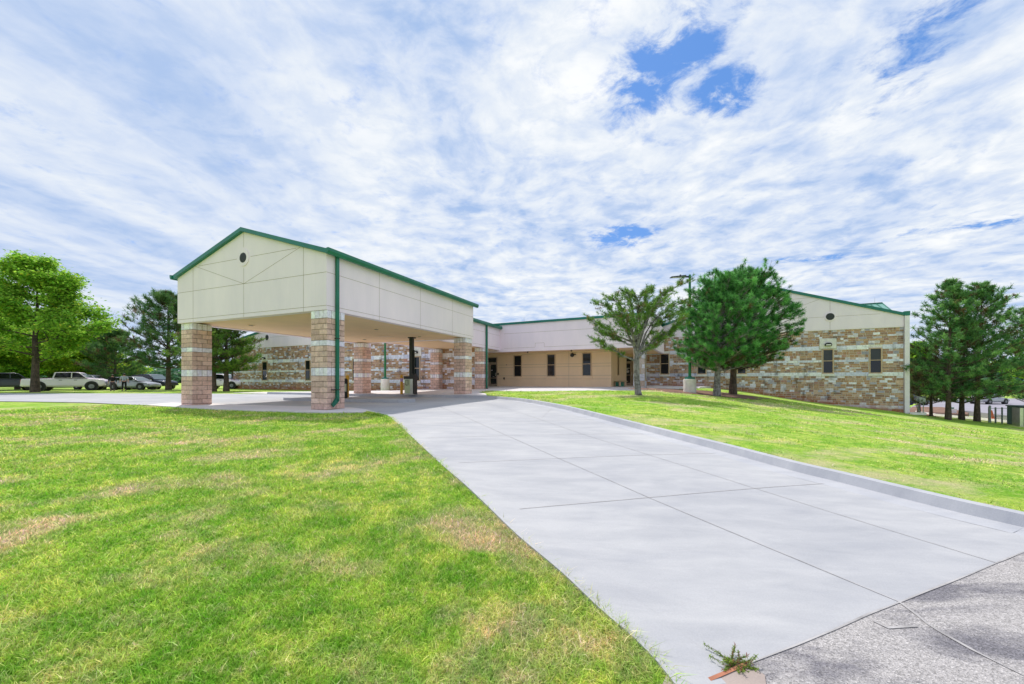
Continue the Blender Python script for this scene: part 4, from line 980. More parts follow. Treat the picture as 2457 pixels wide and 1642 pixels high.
def broad(px,depth,zg,H_,R,seed,label,group=None,cb=.2,cols=((.10,.28,.02),(.36,.62,.06)),tr=.22,n=26,ls=.22,nl=34,name='deciduous_tree',layers=1.0,trunkname='trunk',conic=False):
    rg=np.random.default_rng(seed); r=random.Random(seed); x=(px-CX)/F*depth
    t=empty(name,(x,depth,zg),0,label,'tree',group); mb=MB(); cl=[]
    pts=[Vector((r.uniform(-.05,.05)*k,r.uniform(-.05,.05)*k,H_*k/7*.93)) for k in range(8)]; pts[0]=Vector((0,0,-.25))
    mb.tube(pts,[tr*1.35,tr,tr*.86,tr*.68,tr*.5,tr*.33,tr*.18,tr*.06],11)
    c0=np.array(cols[0]); c1=np.array(cols[1])
    def grow(p,d,L,br,lev):
        seg=5; q=[p]
        for s in range(seg):
            d=(d+Vector((r.uniform(-.18,.18),r.uniform(-.18,.18),r.uniform(-.06,.14)))).normalized(); q.append(q[-1]+d*L/seg)
            if lev<2 and s>0:
                for _ in range(2): grow(q[-1],(rotv(d,Vector((0,0,1)),r.choice([-1,1])*r.uniform(.4,1.1))+Vector((0,0,r.uniform(-.35,.5)))).normalized(),L*r.uniform(.3,.5),br*.5,lev+1)
            if s>=1:
                for _ in range(2 if lev==0 else 1):
                    f=r.random(); cl.append((tuple(q[-1]+Vector((r.uniform(-.35,.35),r.uniform(-.35,.35),r.uniform(-.25,.35)))),r.uniform(.5,1.5),c0*(1-f)+c1*f))
        mb.tube(q,[max(.008,br*(1-.8*s/seg)) for s in range(seg+1)],5,cap=False)
    for k in range(n):
        tt=(k+.5)/n; z=H_*(cb+(.97-cb)*tt); a=k*2.4+r.uniform(-.3,.3)
        if conic: ln=R*(1-tt)**.85*r.uniform(.72,1.15)*min(1,.72+tt*2.2)+.35
        else: ln=R*math.sqrt(max(.05,1-(tt*1.5-.5)**2))*r.uniform(.75,1.1)
        el=.10+(.45 if conic else .75)*tt+r.uniform(-.1,.15); i=min(6,int(z/(H_*.93)*7)); p=pts[i].lerp(pts[i+1],min(1,z/(H_*.93)*7-i))
        grow(p,Vector((math.cos(a)*math.cos(el),math.sin(a)*math.cos(el),math.sin(el))),ln,tr*.38*(1-tt*.7),0 if layers>=1 else 1)
    for k in range(14): cl.append((tuple(pts[7]+Vector((r.uniform(-.4,.4),r.uniform(-.4,.4),r.uniform(-1.2,.5)))),.8,c1*.8))
    mb.obj('trunk',M['barkbrown'],t,smooth=True); leaves(rg,cl,nl,.27,ls,'crown',t,.6); return t


def umbrella(px,depth,zg):
    rg=np.random.default_rng(15); r=random.Random(15); x=(px-CX)/F*depth
    t=empty('pine_tree',(x,depth,zg),0,'small sparse grey barked pine with a spreading crown in front of the entrance door','tree',GP); mb=MB(); tufts=[]
    mb.tube([(.10,0,-.25),(.04,0,.15),(-.02,0,.8),(-.04,0,1.5),(-.02,0,1.95)],[.22,.165,.145,.14,.12],12)
    ends=[(-2.15,0,3.75),(-1.95,.3,2.75),(-1.35,-.4,4.75),(-.45,.2,5.2),(.55,-.2,5.15),(1.5,.3,5.1),(2.45,0,5.65),(2.15,.4,4.1),(1.5,-.5,3.2),(-1.1,1.3,4.2),(.6,-1.3,4.4),(.9,1.3,4.7),(-1.0,-1.3,3.9),(2.55,.2,4.7),(-2.0,-.5,4.5),(1.9,-.8,3.6),(-.2,-.8,4.9),(.1,1.6,4.0),(-1.4,.9,3.2),(1.2,.9,3.0)]
    c0=np.array((.07,.17,.03)); c1=np.array((.25,.43,.08))
    for k,e in enumerate(ends):
        e=Vector(e); p=Vector((-.02,0,1.65+.35*r.random()+(.5 if k%3==0 else 0))); c=Vector((e.x*.30,e.y*.30,p.z+(e.z-p.z)*.90)) if e.z>4 else Vector((e.x*.45,e.y*.45,p.z+(e.z-p.z)*.35))
        P_=[]; 
        for q in range(9):
            u=q/8; v=p*(1-u)**2+c*2*u*(1-u)+e*u*u; v+=Vector((r.uniform(-.05,.05),r.uniform(-.05,.05),r.uniform(-.05,.05)))*(u>0); P_.append(v)
        mb.tube(P_,[.062*(1-.85*q/8) for q in range(9)],6,cap=False)
        for q in range(3,9):
            d=(P_[q]-P_[q-1]).normalized()
            for w in range(8 if q<8 else 6):
                a=r.choice([-1,1])*r.uniform(.5,1.5); dd=rotv(d,Vector((0,0,1)),a); dd.z=r.uniform(-.15,.55); dd.normalize(); L=r.uniform(.18,.62)*(1 if q>4 else .75)
                p1=P_[q]+dd*L*.5+Vector((0,0,.014)); p2=P_[q]+dd*L+Vector((0,0,.07)); mb.tube([P_[q],p1,p2],[.013,.009,.004],4,cap=False)
                if q<5 and r.random()<.55: continue
                for uu in (.6,1.0):
                    f=r.random(); cc=c0*(1-f)+c1*f
                    if r.random()<.10: cc=np.array((.30,.20,.09))
                    tufts.append((tuple(P_[q].lerp(p2,uu)),tuple(dd+Vector((0,0,.5))),r.uniform(.7,1.2),cc))
    for k in range(110):
        a=r.uniform(0,6.283); q=math.sqrt(r.random()); z=3.15+1.75*math.sqrt(max(0,1-q*q))*r.uniform(.35,1.05)+.25*math.cos(a)*q; p=Vector((.2+2.35*q*math.cos(a),1.9*q*math.sin(a),z)); d=Vector((math.cos(a)*q,math.sin(a)*q,.6)).normalized()
        f=r.random(); mb.tube([p-d*.4,p],[.010,.004],4,cap=False); tufts.append((tuple(p),tuple(d),r.uniform(.8,1.25),c0*(1-f)+c1*f))
    mb.obj('trunk',M['barkgrey'],t,smooth=True); needles(rg,tufts,26,.145,.017,.78,'crown',t); return t

GP='pines on the lawn by the stone wing'
umbrella(1529,19.6,onL(6.35,19.6))
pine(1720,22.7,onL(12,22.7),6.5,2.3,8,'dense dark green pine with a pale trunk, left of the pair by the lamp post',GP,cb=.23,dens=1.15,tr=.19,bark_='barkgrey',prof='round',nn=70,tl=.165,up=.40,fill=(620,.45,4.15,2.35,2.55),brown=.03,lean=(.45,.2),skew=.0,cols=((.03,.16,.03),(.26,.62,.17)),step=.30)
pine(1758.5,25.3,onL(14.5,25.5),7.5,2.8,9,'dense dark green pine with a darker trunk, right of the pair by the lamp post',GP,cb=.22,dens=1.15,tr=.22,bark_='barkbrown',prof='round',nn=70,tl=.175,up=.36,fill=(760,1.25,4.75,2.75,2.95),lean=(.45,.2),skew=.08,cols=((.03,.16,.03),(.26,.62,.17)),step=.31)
GR='tall pines beyond the building corner'
def gr(px,d): x=(px-CX)/F*d; return onL(x,d)
for (px,d,h,R,sd,lb,lean) in ((2275,27.3,9.9,2.15,21,'tall pine nearest the building corner, leftmost of the three tall trunks',(.2,0)),
    (2307,28.4,7.4,2.2,22,'shorter pine with the middle trunk of the three tall pines',(.3,0)),
    (2344,27.6,9.9,2.9,23,'tall pine with the rightmost trunk of the three tall pines',(.4,0)),
    (2500,28.5,8.8,3.0,24,'pine reaching in from beyond the right side of the photo',(-.4,0))):
    pine(px,d,gr(px,d)-.05,h,R,sd,lb,GR,cb=.16,dens=.48,cols=((.05,.18,.05),(.30,.54,.17)),tr=.155,prof='cone',nn=40,tl=.21,brown=.12,up=.28,lean=lean,step=.36)
pine(2234,30.5,CZ-3.05,4.4,1.6,25,'small brownish pine beside the utility meter at the building corner',GR,cb=.25,dens=1.0,cols=((.10,.16,.05),(.24,.30,.09)),tr=.11,prof='round',nn=14,tl=.18,brown=.35,up=.3)
pine(2205,38,CZ-3.3,4.6,2.0,26,'low brownish pine behind the meter, close to the building corner',GR,cb=.2,dens=1.0,cols=((.10,.16,.05),(.26,.32,.09)),tr=.13,prof='round',nn=12,tl=.2,brown=.3,up=.3)
broad(2192,62,CZ-3.4,8.2,3.2,31,'yellow green broadleaf tree just beyond the white downspout',None,cols=((.14,.34,.03),(.42,.66,.07)),nl=26,ls=.35,layers=.5)
broad(2500,70,CZ-3.6,9.0,4.5,32,'yellow green broadleaf tree far behind the right pines',None,cols=((.14,.34,.03),(.44,.66,.07)),nl=26,ls=.38,layers=.5)
GL='trees round the left car park'
broad(84,36,CZ-1.12,12.3,4.7,41,'large bright green broadleaf tree in front of the white pickup truck',GL,cb=.20,n=27,nl=9,ls=.24,tr=.26,conic=True,cols=((.13,.35,.03),(.46,.70,.08)))
broad(42,52,CZ-1.15,7.4,4.2,42,'broadleaf tree with a dark trunk behind the parked trucks at the far left',GL,cb=.22,n=22,nl=30,ls=.27,cols=((.14,.36,.02),(.42,.68,.06)),layers=1)
broad(185,50,CZ-1.15,5.6,4.6,43,'low yellow green broadleaf tree behind the cab of the white pickup',GL,cb=.15,n=22,nl=34,ls=.26,cols=((.14,.32,.02),(.50,.68,.06)),layers=1)
broad(-60,46,CZ-1.15,7.6,4.2,46,'broadleaf tree at the left picture side beyond the dark truck',GL,cb=.18,n=22,nl=30,ls=.26,layers=1)
broad(120,66,CZ-1.2,6.4,4.6,47,'dark green broadleaf tree in the gap right of the large tree trunk',GL,cb=.1,n=22,nl=30,ls=.3,cols=((.06,.17,.02),(.20,.38,.05)),layers=1)
pine(276,47,CZ-1.12,6.9,3.2,44,'middle sized dark pine behind the two walking people',GL,cb=.12,dens=.95,cols=((.06,.17,.05),(.18,.33,.09)),prof='cone',nn=24,tl=.33,brown=.12,up=.3,step=.42)
pine(404,42,CZ-1.10,10.3,3.9,45,'tall dark pine left of the canopy beside the navy car',GL,cb=.22,dens=.95,cols=((.05,.16,.055),(.20,.35,.09)),prof='cone',nn=26,tl=.33,brown=.14,up=.34,step=.40,tr=.24)
pine(512,37,CZ-1.06,8.2,2.8,48,'pine seen under the canopy just right of the far left column',GL,cb=.22,dens=1.0,cols=((.08,.20,.03),(.30,.46,.07)),prof='cone',nn=26,tl=.30,brown=.10,up=.15,tr=.25,step=.4)
pine(543,37.5,CZ-1.06,7.6,2.6,49,'pine seen under the canopy against the corner of the stone wing',GL,cb=.24,dens=1.0,cols=((.08,.20,.03),(.30,.46,.07)),prof='cone',nn=26,tl=.30,brown=.10,up=.15,tr=.24,step=.4)
# far wooded rises
def wood(name,label,pts_,n,hh,cols,s,seed):
    rg=np.random.default_rng(seed); P=np.array(pts_,float); k=rg.integers(0,len(P)-1,n); f=rg.random(n)[:,None]
    q=P[k]*(1-f)+P[k+1]*f; q=q+rg.normal(size=(n,2))*np.array([3,9]); h=hh*(.55+.45*np.sin(q[:,0]*.13+seed)*np.sin(q[:,0]*.041+1)+.25*rg.random(n))
    zz=H(q)+h*rg.random(n)**.6; C=np.array([np.array(cols[0])*(1-u)+np.array(cols[1])*u for u in rg.random(n)])
    cl=[((a[0],a[1],z),rg.uniform(.7,1.4),c) for a,z,c in zip(q,zz,C)]; o=leaves(rg,cl,22,s*1.6,s,name,None,.7); return tag(o,label,'woodland',kind='stuff')
wood('distant_wood','hazy green wooded rise beyond the car park on the left',[(-260,120),(-190,150),(-120,150),(-80,140),(-40,150),(-10,150)],2600,5.2,((.04,.11,.07),(.10,.22,.11)),1.5,3)
wood('distant_wood','hazy green wooded ridge beyond the road on the right',[(90,105),(150,110),(220,120),(300,110)],1500,9,((.04,.11,.08),(.09,.20,.11)),1.6,6)
# weed at the pavement corner
p=G(1752,1590); wd=empty('weed_plant',(p[0],p[1],H1(*p)),0,'scrubby green and reddish weed growing at the corner of driveway and road','plant'); rg=np.random.default_rng(4); r=random.Random(4); tf=[]; mb=MB()
for k in range(26):
    a=r.uniform(0,6.28); L=r.uniform(.04,.12); d=Vector((math.cos(a),math.sin(a)*.8,r.uniform(.15,.55))).normalized(); o=Vector((r.uniform(-.02,.06),r.uniform(-.07,.03),.0)); e=o+d*L; mb.tube([o,o.lerp(e,.5)+Vector((0,0,.01)),e],[.0018,.0015,.001],4,cap=False)
    for u in np.linspace(.2,1,9): tf.append((tuple(o.lerp(e,u)),tuple(d),r.uniform(.7,1.2),np.array((.26,.38,.06)) if r.random()<.85 else np.array((.40,.16,.11))))
mb.obj('stems',M['barkbrown'],wd); needles(rg,tf,9,.014,.004,.8,'leaves',wd)

# ------------------------------------------------------------------ cars
def car(loc,rz,kind,paint,label,group='cars parked in the left car park',name='parked_car'):
    c=empty(name,loc,rz,label,{'truck':'pickup truck','suv':'suv'}.get(kind,'car'),group)
    # stations along x (front = +x): x, zbot, zbelt, half width
    if kind=='truck':
        L,Wd,wh,wb=5.9,1.0,.42,(-1.75,1.95); st=[(-2.95,.55,1.05,.92),(-2.9,.42,1.22,.97),(-.75,.38,1.24,1.0),(1.2,.38,1.25,1.0),(1.5,.38,1.26,.99),(2.6,.40,1.20,.97),(2.88,.46,1.10,.92),(2.95,.55,.95,.86)]
        cab=[(-.85,1.24),(-.72,1.86),(.75,1.90),(1.05,1.84),(1.62,1.27)]; cw_=(.95,.78)
    elif kind=='suv':
        L,Wd,wh,wb=4.9,.96,.37,(-1.45,1.45); st=[(-2.45,.5,.95,.84),(-2.35,.36,1.08,.92),(-1.2,.30,1.10,.96),(.8,.30,1.08,.96),(1.6,.32,1.02,.95),(2.25,.38,.92,.90),(2.43,.48,.75,.80)]
        cab=[(-2.30,1.08),(-2.0,1.62),(-.6,1.74),(.35,1.68),(1.15,1.07)]; cw_=(.90,.72)
    else:
        L,Wd,wh,wb=4.6,.90,.33,(-1.35,1.4); st=[(-2.3,.45,.85,.78),(-2.2,.32,.98,.85),(-1.2,.24,1.0,.9),(.7,.24,.96,.9),(1.5,.26,.86,.88),(2.15,.32,.72,.82),(2.3,.42,.6,.7)]
        cab=[(-1.75,.99),(-1.0,1.36),(-.3,1.44),(.35,1.40),(1.2,.93)]; cw_=(.84,.62)
    mb=MB(); vs=[]; k=9
    for x,zb,zt,w in st:
        zm=(zb+zt)/2; vs+=[(x,-w*.86,zb),(x,-w,zb+.14),(x,-w*1.0,zm+.05),(x,-w*.96,zt-.05),(x,0,zt+.035),(x,w*.96,zt-.05),(x,w*1.0,zm+.05),(x,w,zb+.14),(x,w*.86,zb)]
    fs=[(i*k+j,(i+1)*k+j,(i+1)*k+(j+1)%k,i*k+(j+1)%k) for i in range(len(st)-1) for j in range(k)]+[tuple(range(k)),tuple((len(st)-1)*k+j for j in range(k))]
    mb.add(vs,fs); 
    wl_,wt=cw_; zl_,zh=cab[0][1],max(z for _,z in cab)
    def hw(z): return wl_+(wt-wl_)*(z-zl_+.02)/(zh-zl_)
    n=len(cab); vs=[(x,-hw(z),z) for x,z in cab]+[(x,hw(z),z) for x,z in cab]
    fs=[tuple(range(n)),tuple(range(2*n-1,n-1,-1))]+[(i,n+i,n+i+1,i+1) for i in range(n-1)]+[(0,n-1,2*n-1,n)]; mb.add(vs,fs)
    if kind=='truck': mb.box(-2.8,-.9,-.8,.8,1.0,1.245,1)
    o=mb.obj('body',[M[paint],M['dark']],c,smooth=True); md=o.modifiers.new('bevel','BEVEL'); md.width=.035; md.segments=2; md.limit_method='ANGLE'; md.angle_limit=rad(25)
    # glass
    cx=sum(x for x,_ in cab)/n
    def inset(pt,f=.86): return (cx+(pt[0]-cx)*.90, zl_+.06+(pt[1]-zl_)*.82)
    ins=[inset(p) for p in cab]
    for s in (-1,1):
        mb=MB(); mb.add([(x,s*(hw(z)+.010),z) for x,z in ins],[tuple(range(n))]); g=mb.obj('side_window',M['carglass'],c,recalc=False)
        mb=MB(); xm_=cx+.12; 
        mb.add([(xm_-.04,s*(hw(ins[0][1])+.016),ins[0][1]),(xm_+.04,s*(hw(ins[0][1])+.016),ins[0][1]),(xm_+.04,s*(hw(ins[2][1])+.016),ins[2][1]),(xm_-.04,s*(hw(ins[2][1])+.016),ins[2][1])],[(0,1,2,3)]); mb.obj('window_pillar',M[paint],g,recalc=False)
    def quad(i,j,nm,mt):
        (xa,za_),(xb,zb_)=cab[i],cab[j]; e=.012; d=Vector((xb-xa,0,zb_-za_)).normalized(); nn=Vector((d.z,0,-d.x)); nn=nn if nn.z>0 else -nn
        pa=Vector((xa,0,za_)).lerp(Vector((xb,0,zb_)),.10)+nn*e; pb=Vector((xa,0,za_)).lerp(Vector((xb,0,zb_)),.90)+nn*e
        ha,hb=hw(pa.z)*.88,hw(pb.z)*.88; mb=MB(); mb.add([(pa.x,-ha,pa.z),(pa.x,ha,pa.z),(pb.x,hb,pb.z),(pb.x,-hb,pb.z)],[(0,1,2,3)]); mb.obj(nm,M[mt],c,recalc=False)
    quad(n-2,n-1,'windscreen','paleglass'); quad(0,1,'rear_window','carglass')
    xe=L/2; zf=st[-1][2]; wf=st[-2][3]
    for s in (-1,1):
        mb=MB(); a=s*wf*.95; b=s*wf*.55; zz=zf-.02; mb.hexa([(xe-.25,a*1.02,zz-.12),(xe-.05,b,zz-.12),(xe-.09,b,zz-.12),(xe-.32,a*.9,zz-.12),(xe-.3,a*1.02,zz+.06),(xe-.06,b,zz+.04),(xe-.12,b,zz+.04),(xe-.34,a*.9,zz+.06)]); mb.obj('headlight',M['clearlens'],c)
        mb=MB(); zt_=st[1][2]-.1; y0,y1=sorted((s*wf*1.0,s*wf*.80)); mb.box(-xe-.005,-xe+.14,y0,y1,zt_-.38 if kind=='truck' else zt_-.2,zt_); mb.obj('tail_light',M['redlens'],c)
        mb=MB(); xm_=cab[-1][0]-.35; mb.box(xm_-.06,xm_+.08,min(s*(wl_+.02),s*(wl_+.22)),max(s*(wl_+.02),s*(wl_+.22)),cab[-1][1]+.05,cab[-1][1]+.2); mb.obj('mirror',M['dark' if kind=='truck' else paint],c)
        for xx in ((-.25,.8) if kind=='truck' else (-.75,.25)):
            mb=MB(); yy=s*(st[2][3]+.004); mb.box(xx-.11,xx+.11,min(yy,yy+s*.025),max(yy,yy+s*.025),st[2][2]-.19,st[2][2]-.15); mb.obj('door_handle',M['dark'],c)
        for xx in wb:
            mb=MB(); yw=s*(Wd+.004); mb.cyl((xx,yw-s*.28,wh+.03),(xx,yw,wh+.03),wh*1.24,wh*1.24,22); mb.obj('wheel_arch',M['dark'],c)
            mb=MB(); mb.cyl((xx,s*(Wd-.22),wh),(xx,s*(Wd+.015),wh),wh,wh,22); w=mb.obj('wheel',M['rubber'],c)
            mb=MB(); mb.cyl((xx,s*(Wd+.016),wh),(xx,s*(Wd+.026),wh),wh*.54,wh*.52,18); 
            for q in range(5):
                an=q*2*math.pi/5; mb.box(xx-.02,xx+.02,min(s*(Wd+.027),s*(Wd+.04)),max(s*(Wd+.027),s*(Wd+.04)),wh-.02,wh+.02)
                e=(xx+math.cos(an)*wh*.48,s*(Wd+.034),wh+math.sin(an)*wh*.48); mb.tube([(xx,s*(Wd+.034),wh),e],[.028,.022],5)
            mb.obj('rim',M['rim'],w)
    mb=MB(); zz=zf-.05
    mb.box(xe-.06,xe+.012,-wf*.5,wf*.5,zz-.30 if kind!='car' else zz-.2,zz+.02 if kind!='car' else zz-.03); mb.obj('grille',M['dark'],c)
    mb=MB(); mb.box(xe-.12,xe+.05,-wf*.9,wf*.9,st[-1][1]-.05,st[-1][1]+.12); mb.obj('bumper',M[paint] if kind!='truck' else M['white_paint'],c)
    mb=MB(); mb.box(-xe-.05,-xe+.1,-wf*.9,wf*.9,st[0][1]-.08,st[0][1]+.1); mb.obj('bumper',M['steel'] if kind=='truck' else M[paint],c)
    return c
def at(px,d): return ((px-CX)/F*d,d,H1((px-CX)/F*d,d))
car(at(163,40.5),rad(34),'truck','white_paint','white crew cab pickup truck parked behind the large broadleaf tree',name='parked_pickup')
car(at(2,41),rad(60),'truck','grey_paint','dark grey pickup seen from behind at the left side of the photo',name='parked_pickup')
car(at(232,47),rad(-5),'suv','white_paint','pale car partly hidden behind the nose of the white pickup')
car(at(286,46),rad(-70),'car','white_paint','white car showing its front between the two walking people')
car(at(322,42.5),rad(2),'car','silver_paint','grey silver sedan right of the man in the grey shirt')
car(at(368,45.5),rad(-8),'suv','navy_paint','navy suv parked left of the tall pine by the canopy',name='parked_suv')
car(at(537,46),rad(5),'suv','white_paint','white suv seen under the canopy between two pine trunks',name='parked_suv')
def atz(px,d,z): return ((px-CX)/F*d,d,z+CZ)
car(atz(2180,50,-3.38),rad(10),'car','blue_paint','dark blue car beyond the building corner','cars on the lower road')
car(atz(2372,52,-3.33),rad(10),'car','silver_paint','silver car on the lower road seen between the tall pines','cars on the lower road')

# ------------------------------------------------------------------ people
def skin(name,verts,edges,radii,mat,parent,root=0):
    me=bpy.data.meshes.new(name); me.from_pydata(verts,edges,[]); me.materials.append(mat); o=link(name,me,parent)
    md=o.modifiers.new('skin','SKIN'); sl_=me.skin_vertices[0].data
    for i,rr in enumerate(radii): sl_[i].radius=(rr,rr) if not hasattr(rr,'__len__') else rr
    sl_[root].use_root=True; s=o.modifiers.new('sub','SUBSURF'); s.levels=1; s.render_levels=2; md.use_smooth_shade=True; return o
def person(loc,rz,label,h,top,bottom,hairm,sleeve,armL,armR,step,cap=False,lanyard=False,build=1.0):
    p=empty('person',loc,rz,label,'person','people walking past the parked cars'); k=h/1.75; b=build
    V=[(0,0,.95),(0,0,1.12),(0,0,1.32),(0,0,1.46),(0,.0,1.56),(0,-.01,1.66),(0,-.005,1.74),
       (-.19*b,0,1.43),(-.24*b,armL[0]*.5,1.16),(-.26*b,armL[0],armL[1]),(-.265*b,armL[0]-.04,armL[1]-.11),
       (.19*b,0,1.43),(.24*b,armR[0]*.5,1.16),(.26*b,armR[0],armR[1]),(.265*b,armR[0]-.04,armR[1]-.11),
       (-.10,0,.88),(-.11,-step*.5-.03,.50),(-.11,-step*.9,.10),(-.11,-step*.9-.13,.03),
       (.10,0,.88),(.11,step*.5-.03,.50),(.11,step*.9,.10),(.11,step*.9-.13,.03)]
    E=[(0,1),(1,2),(2,3),(3,4),(4,5),(5,6),(3,7),(7,8),(8,9),(9,10),(3,11),(11,12),(12,13),(13,14),(0,15),(15,16),(16,17),(17,18),(0,19),(19,20),(20,21),(21,22)]
    Rr=[(.15*b,.11),(.135*b,.10*b),(.16*b,.12*b),(.11,.08),.055,.095,.07,.06,.045,.035,.028,.06,.045,.035,.028,.085,.06,.042,.035,.085,.06,.042,.035]
    V=[tuple(np.array(v)*k) for v in V]; Rr=[tuple(np.array(r if hasattr(r,'__len__') else (r,r))*k) for r in Rr]
    skin('body',V,E,Rr,M['skin'],p)
    def sub(ids,name,mat,g,ext=0):
        mp={i:j for j,i in enumerate(ids)}; ee=[(mp[a],mp[c]) for a,c in E if a in mp and c in mp]
        return skin(name,[V[i] for i in ids],ee,[tuple(x+g for x in Rr[i]) for i in ids],mat,p)
    sub([2,0,1,3,7,8,11,12]+([9,13] if sleeve else []),'shirt',M[top],.016)
    sub([0,15,16,17,19,20,21],'trousers',M[bottom],.016)
    for s,i in ((-1,18),(1,22)):
        mb=MB(); x,y,z=V[i]; mb.hexa([(x-.05,y-.09,0),(x+.05,y-.09,0),(x+.05,y+.17,0),(x-.05,y+.17,0),(x-.045,y-.08,.06),(x+.045,y-.08,.06),(x+.045,y+.16,.10),(x-.045,y+.16,.10)]); mb.obj('shoe',M['dark'],p)
    hx=V[5]
    mb=MB(); n=10
    for i in range(6):
        a=math.pi*.5*i/5
    ring=[]; mb.tube([(0,hx[1]+.03,hx[2]-.05),(0,hx[1]+.03,hx[2]+.02),(0,hx[1]+.02,hx[2]+.09),(0,hx[1]+.015,hx[2]+.125)],[.10,.112,.09,.03],14); 
    if cap: mb.box(-.07,.07,hx[1]-.19,hx[1]-.06,hx[2]+.055,hx[2]+.07)
    mb.obj('cap' if cap else 'hair',M['dark' if cap else 'hair'],p,smooth=True)
    mb=MB(); fy=hx[1]-.098
    for s in (-1,1): mb.box(s*.035-.012,s*.035+.012,fy-.004,fy+.004,hx[2]-.0,hx[2]+.012)
    mb.box(-.025,.025,fy-.004,fy+.006,hx[2]-.058,hx[2]-.05); mb.obj('eyes_and_mouth',M['hair'],p)
    mb=MB(); mb.hexa([(-.012,fy-.02,hx[2]-.035),(.012,fy-.02,hx[2]-.035),(.012,fy+.02,hx[2]-.035),(-.012,fy+.02,hx[2]-.035),(-.006,fy-.006,hx[2]+.01),(.006,fy-.006,hx[2]+.01),(.006,fy+.02,hx[2]+.01),(-.006,fy+.02,hx[2]+.01)]); mb.obj('nose',M['skin'],p)
    for i,s in ((10,-1),(14,1)):
        mb=MB(); x,y,z=V[i]
        for q in range(4): mb.tube([(x+(q-1.5)*.006,y-.02+q*.017,z-.02),(x+(q-1.5)*.006,y-.03+q*.017,z-.07),(x+(q-1.5)*.006,y-.04+q*.017,z-.10+.006*abs(q-1.5))],[.009,.008,.006],6)
        mb.tube([(x,y-.03,z+.01),(x-s*.01,y-.06,z-.03)],[.01,.008],6); mb.obj('fingers',M['skin'],p)
    if lanyard:
        mb=MB(); mb.tube([(-.05,-.14*k,1.44*k),(0,-.155*k,1.15*k),(.05,-.14*k,1.44*k)],[.008]*3,5); mb.box(-.035,.035,-.175*k,-.165*k,1.04*k,1.14*k); mb.obj('lanyard',M['blue_paint'],p)
    return p
a=at(270,38.5); person(a,rad(40),'person in a black long sleeved top and grey purple trousers, left of the two walking',1.60,'blackcloth','trouser','hair',True,(-.12,.98),(-.05,.95),.14,build=1.12)
a=at(298,38.5); person(a,rad(38),'person in a grey t shirt, dark cap and black trousers, right of the two',1.70,'greycloth','blackcloth','hair',False,(.10,.97),(-.16,1.0),.10,True,True,1.2)

# ------------------------------------------------------------------ far right utilities
def z3(px,d,z=zr): return ((px-CX)/F*d,d,z+CZ)
p=z3(2210,34.5,-3.1); mt=empty('utility_meter',(p[0],p[1],p[2]),0,'pale grey utility meter box on two posts beside the building corner','meter box')
mb=MB(); mb.box(-.28,.28,-.12,.12,.95,1.55); mb.obj('box',M['meter'],mt)
for s in (-.2,.2): mb=MB(); mb.cyl((s,0,0),(s,0,1.3),.03,.03,8); mb.obj('post',M['galv'],mt)
mb=MB(); mb.tube([(-.28,0,1.2),(-.5,0,1.1),(-.4,0,.6),(0,0,.1)],[.03]*4,7); mb.cyl((-.5,0,1.05),(-.5,0,1.35),.10,.10,12); mb.obj('pipe',M['galv'],mt)
def rail(px0,px1,d,z,n,lab):
    a=z3(px0,d,z); b=z3(px1,d,z); L=b[0]-a[0]; f=empty('pipe_fence',(a[0],a[1],a[2]),0,lab,'fence'); mb=MB()
    for i in range(n): mb=MB(); mb.cyl((L*i/(n-1),0,0),(L*i/(n-1),0,1.35),.045,.045,8); mb.obj('post',M['galv'],f)
    for hh in (.12,.72,1.28): mb=MB(); mb.cyl((0,0,hh),(L,0,hh),.02,.02,6); mb.obj('rail',M['galv'],f)
rail(2373,2420,27.5,-3.35,4,'low galvanised pipe fence left of the green utility box')
p=z3(2377,27.2,-3.35); bq=empty('pipe_post',(p[0],p[1],p[2]),0,'thicker galvanised gate post at the left end of the pipe fence','post'); mb=MB(); mb.cyl((-.06,0,0),(-.06,0,1.45),.06,.06,10); mb.obj('post',M['galv'],bq); mb=MB(); mb.cyl((-.06,0,1.45),(-.06,0,1.50),.075,.04,10); mb.obj('cap',M['galv'],bq)
p=z3(2379.5,33,-3.38); cn=empty('traffic_cone',(p[0],p[1],p[2]),0,'orange traffic cone behind the pipe fence','traffic cone'); mb=MB(); mb.tube([(0,0,.03),(0,0,.72)],[.17,.03],14); mb.obj('cone',M['orange'],cn); mb=MB(); mb.box(-.2,.2,-.2,.2,0,.03); mb.obj('base',M['orange'],cn)
p=z3(2478,25.5,-3.4); ub=empty('utility_cabinet',(p[0],p[1],p[2]),rad(-20),'blue grey utility cabinet with a dark louvred front at the right side of the photo','utility cabinet')
mb=MB(); mb.box(-.55,1.6,-.4,1.1,0,1.55); mb.box(-.6,1.65,-.45,1.15,1.551,1.62); mb.obj('cabinet',M['boxgreen'],ub); mb=MB(); mb.box(-.45,1.5,-.42,-.401,.05,1.0); mb.obj('louvre',M['darkslate'],ub); mb=MB(); mb.box(-.1,.15,-.42,-.401,1.2,1.28); mb.obj('plate',M['white_metal'],ub)
mb=MB(); mb.box(-.80,-.62,-.3,.3,0,1.5); mb.obj('side_post',M['steel'],ub)
p=z3(2285,38,zr); wp=empty('marker_post',(p[0],p[1],p[2]),0,'short white marker post with a green cap between two pine trunks','post'); mb=MB(); mb.box(-.25,.25,-.15,.15,0,.45); mb.obj('post',M['white_metal'],wp); mb=MB(); mb.box(-.2,.05,-.12,.12,.451,.58); mb.obj('cap',M['green'],wp)
p=mw(xr+.35,RY-.1); mb=MB(); mb.box(-.25,.6,-.2,.2,-.06,.10); o=mb.obj('splash_block',M['paleconc'],None); o.location=(p[0]+.1,p[1]-.1,onL(*p)+.02); o.rotation_euler=(0,0,-TM); tag(o,'pale concrete splash block at the foot of the white downspout','splash block')

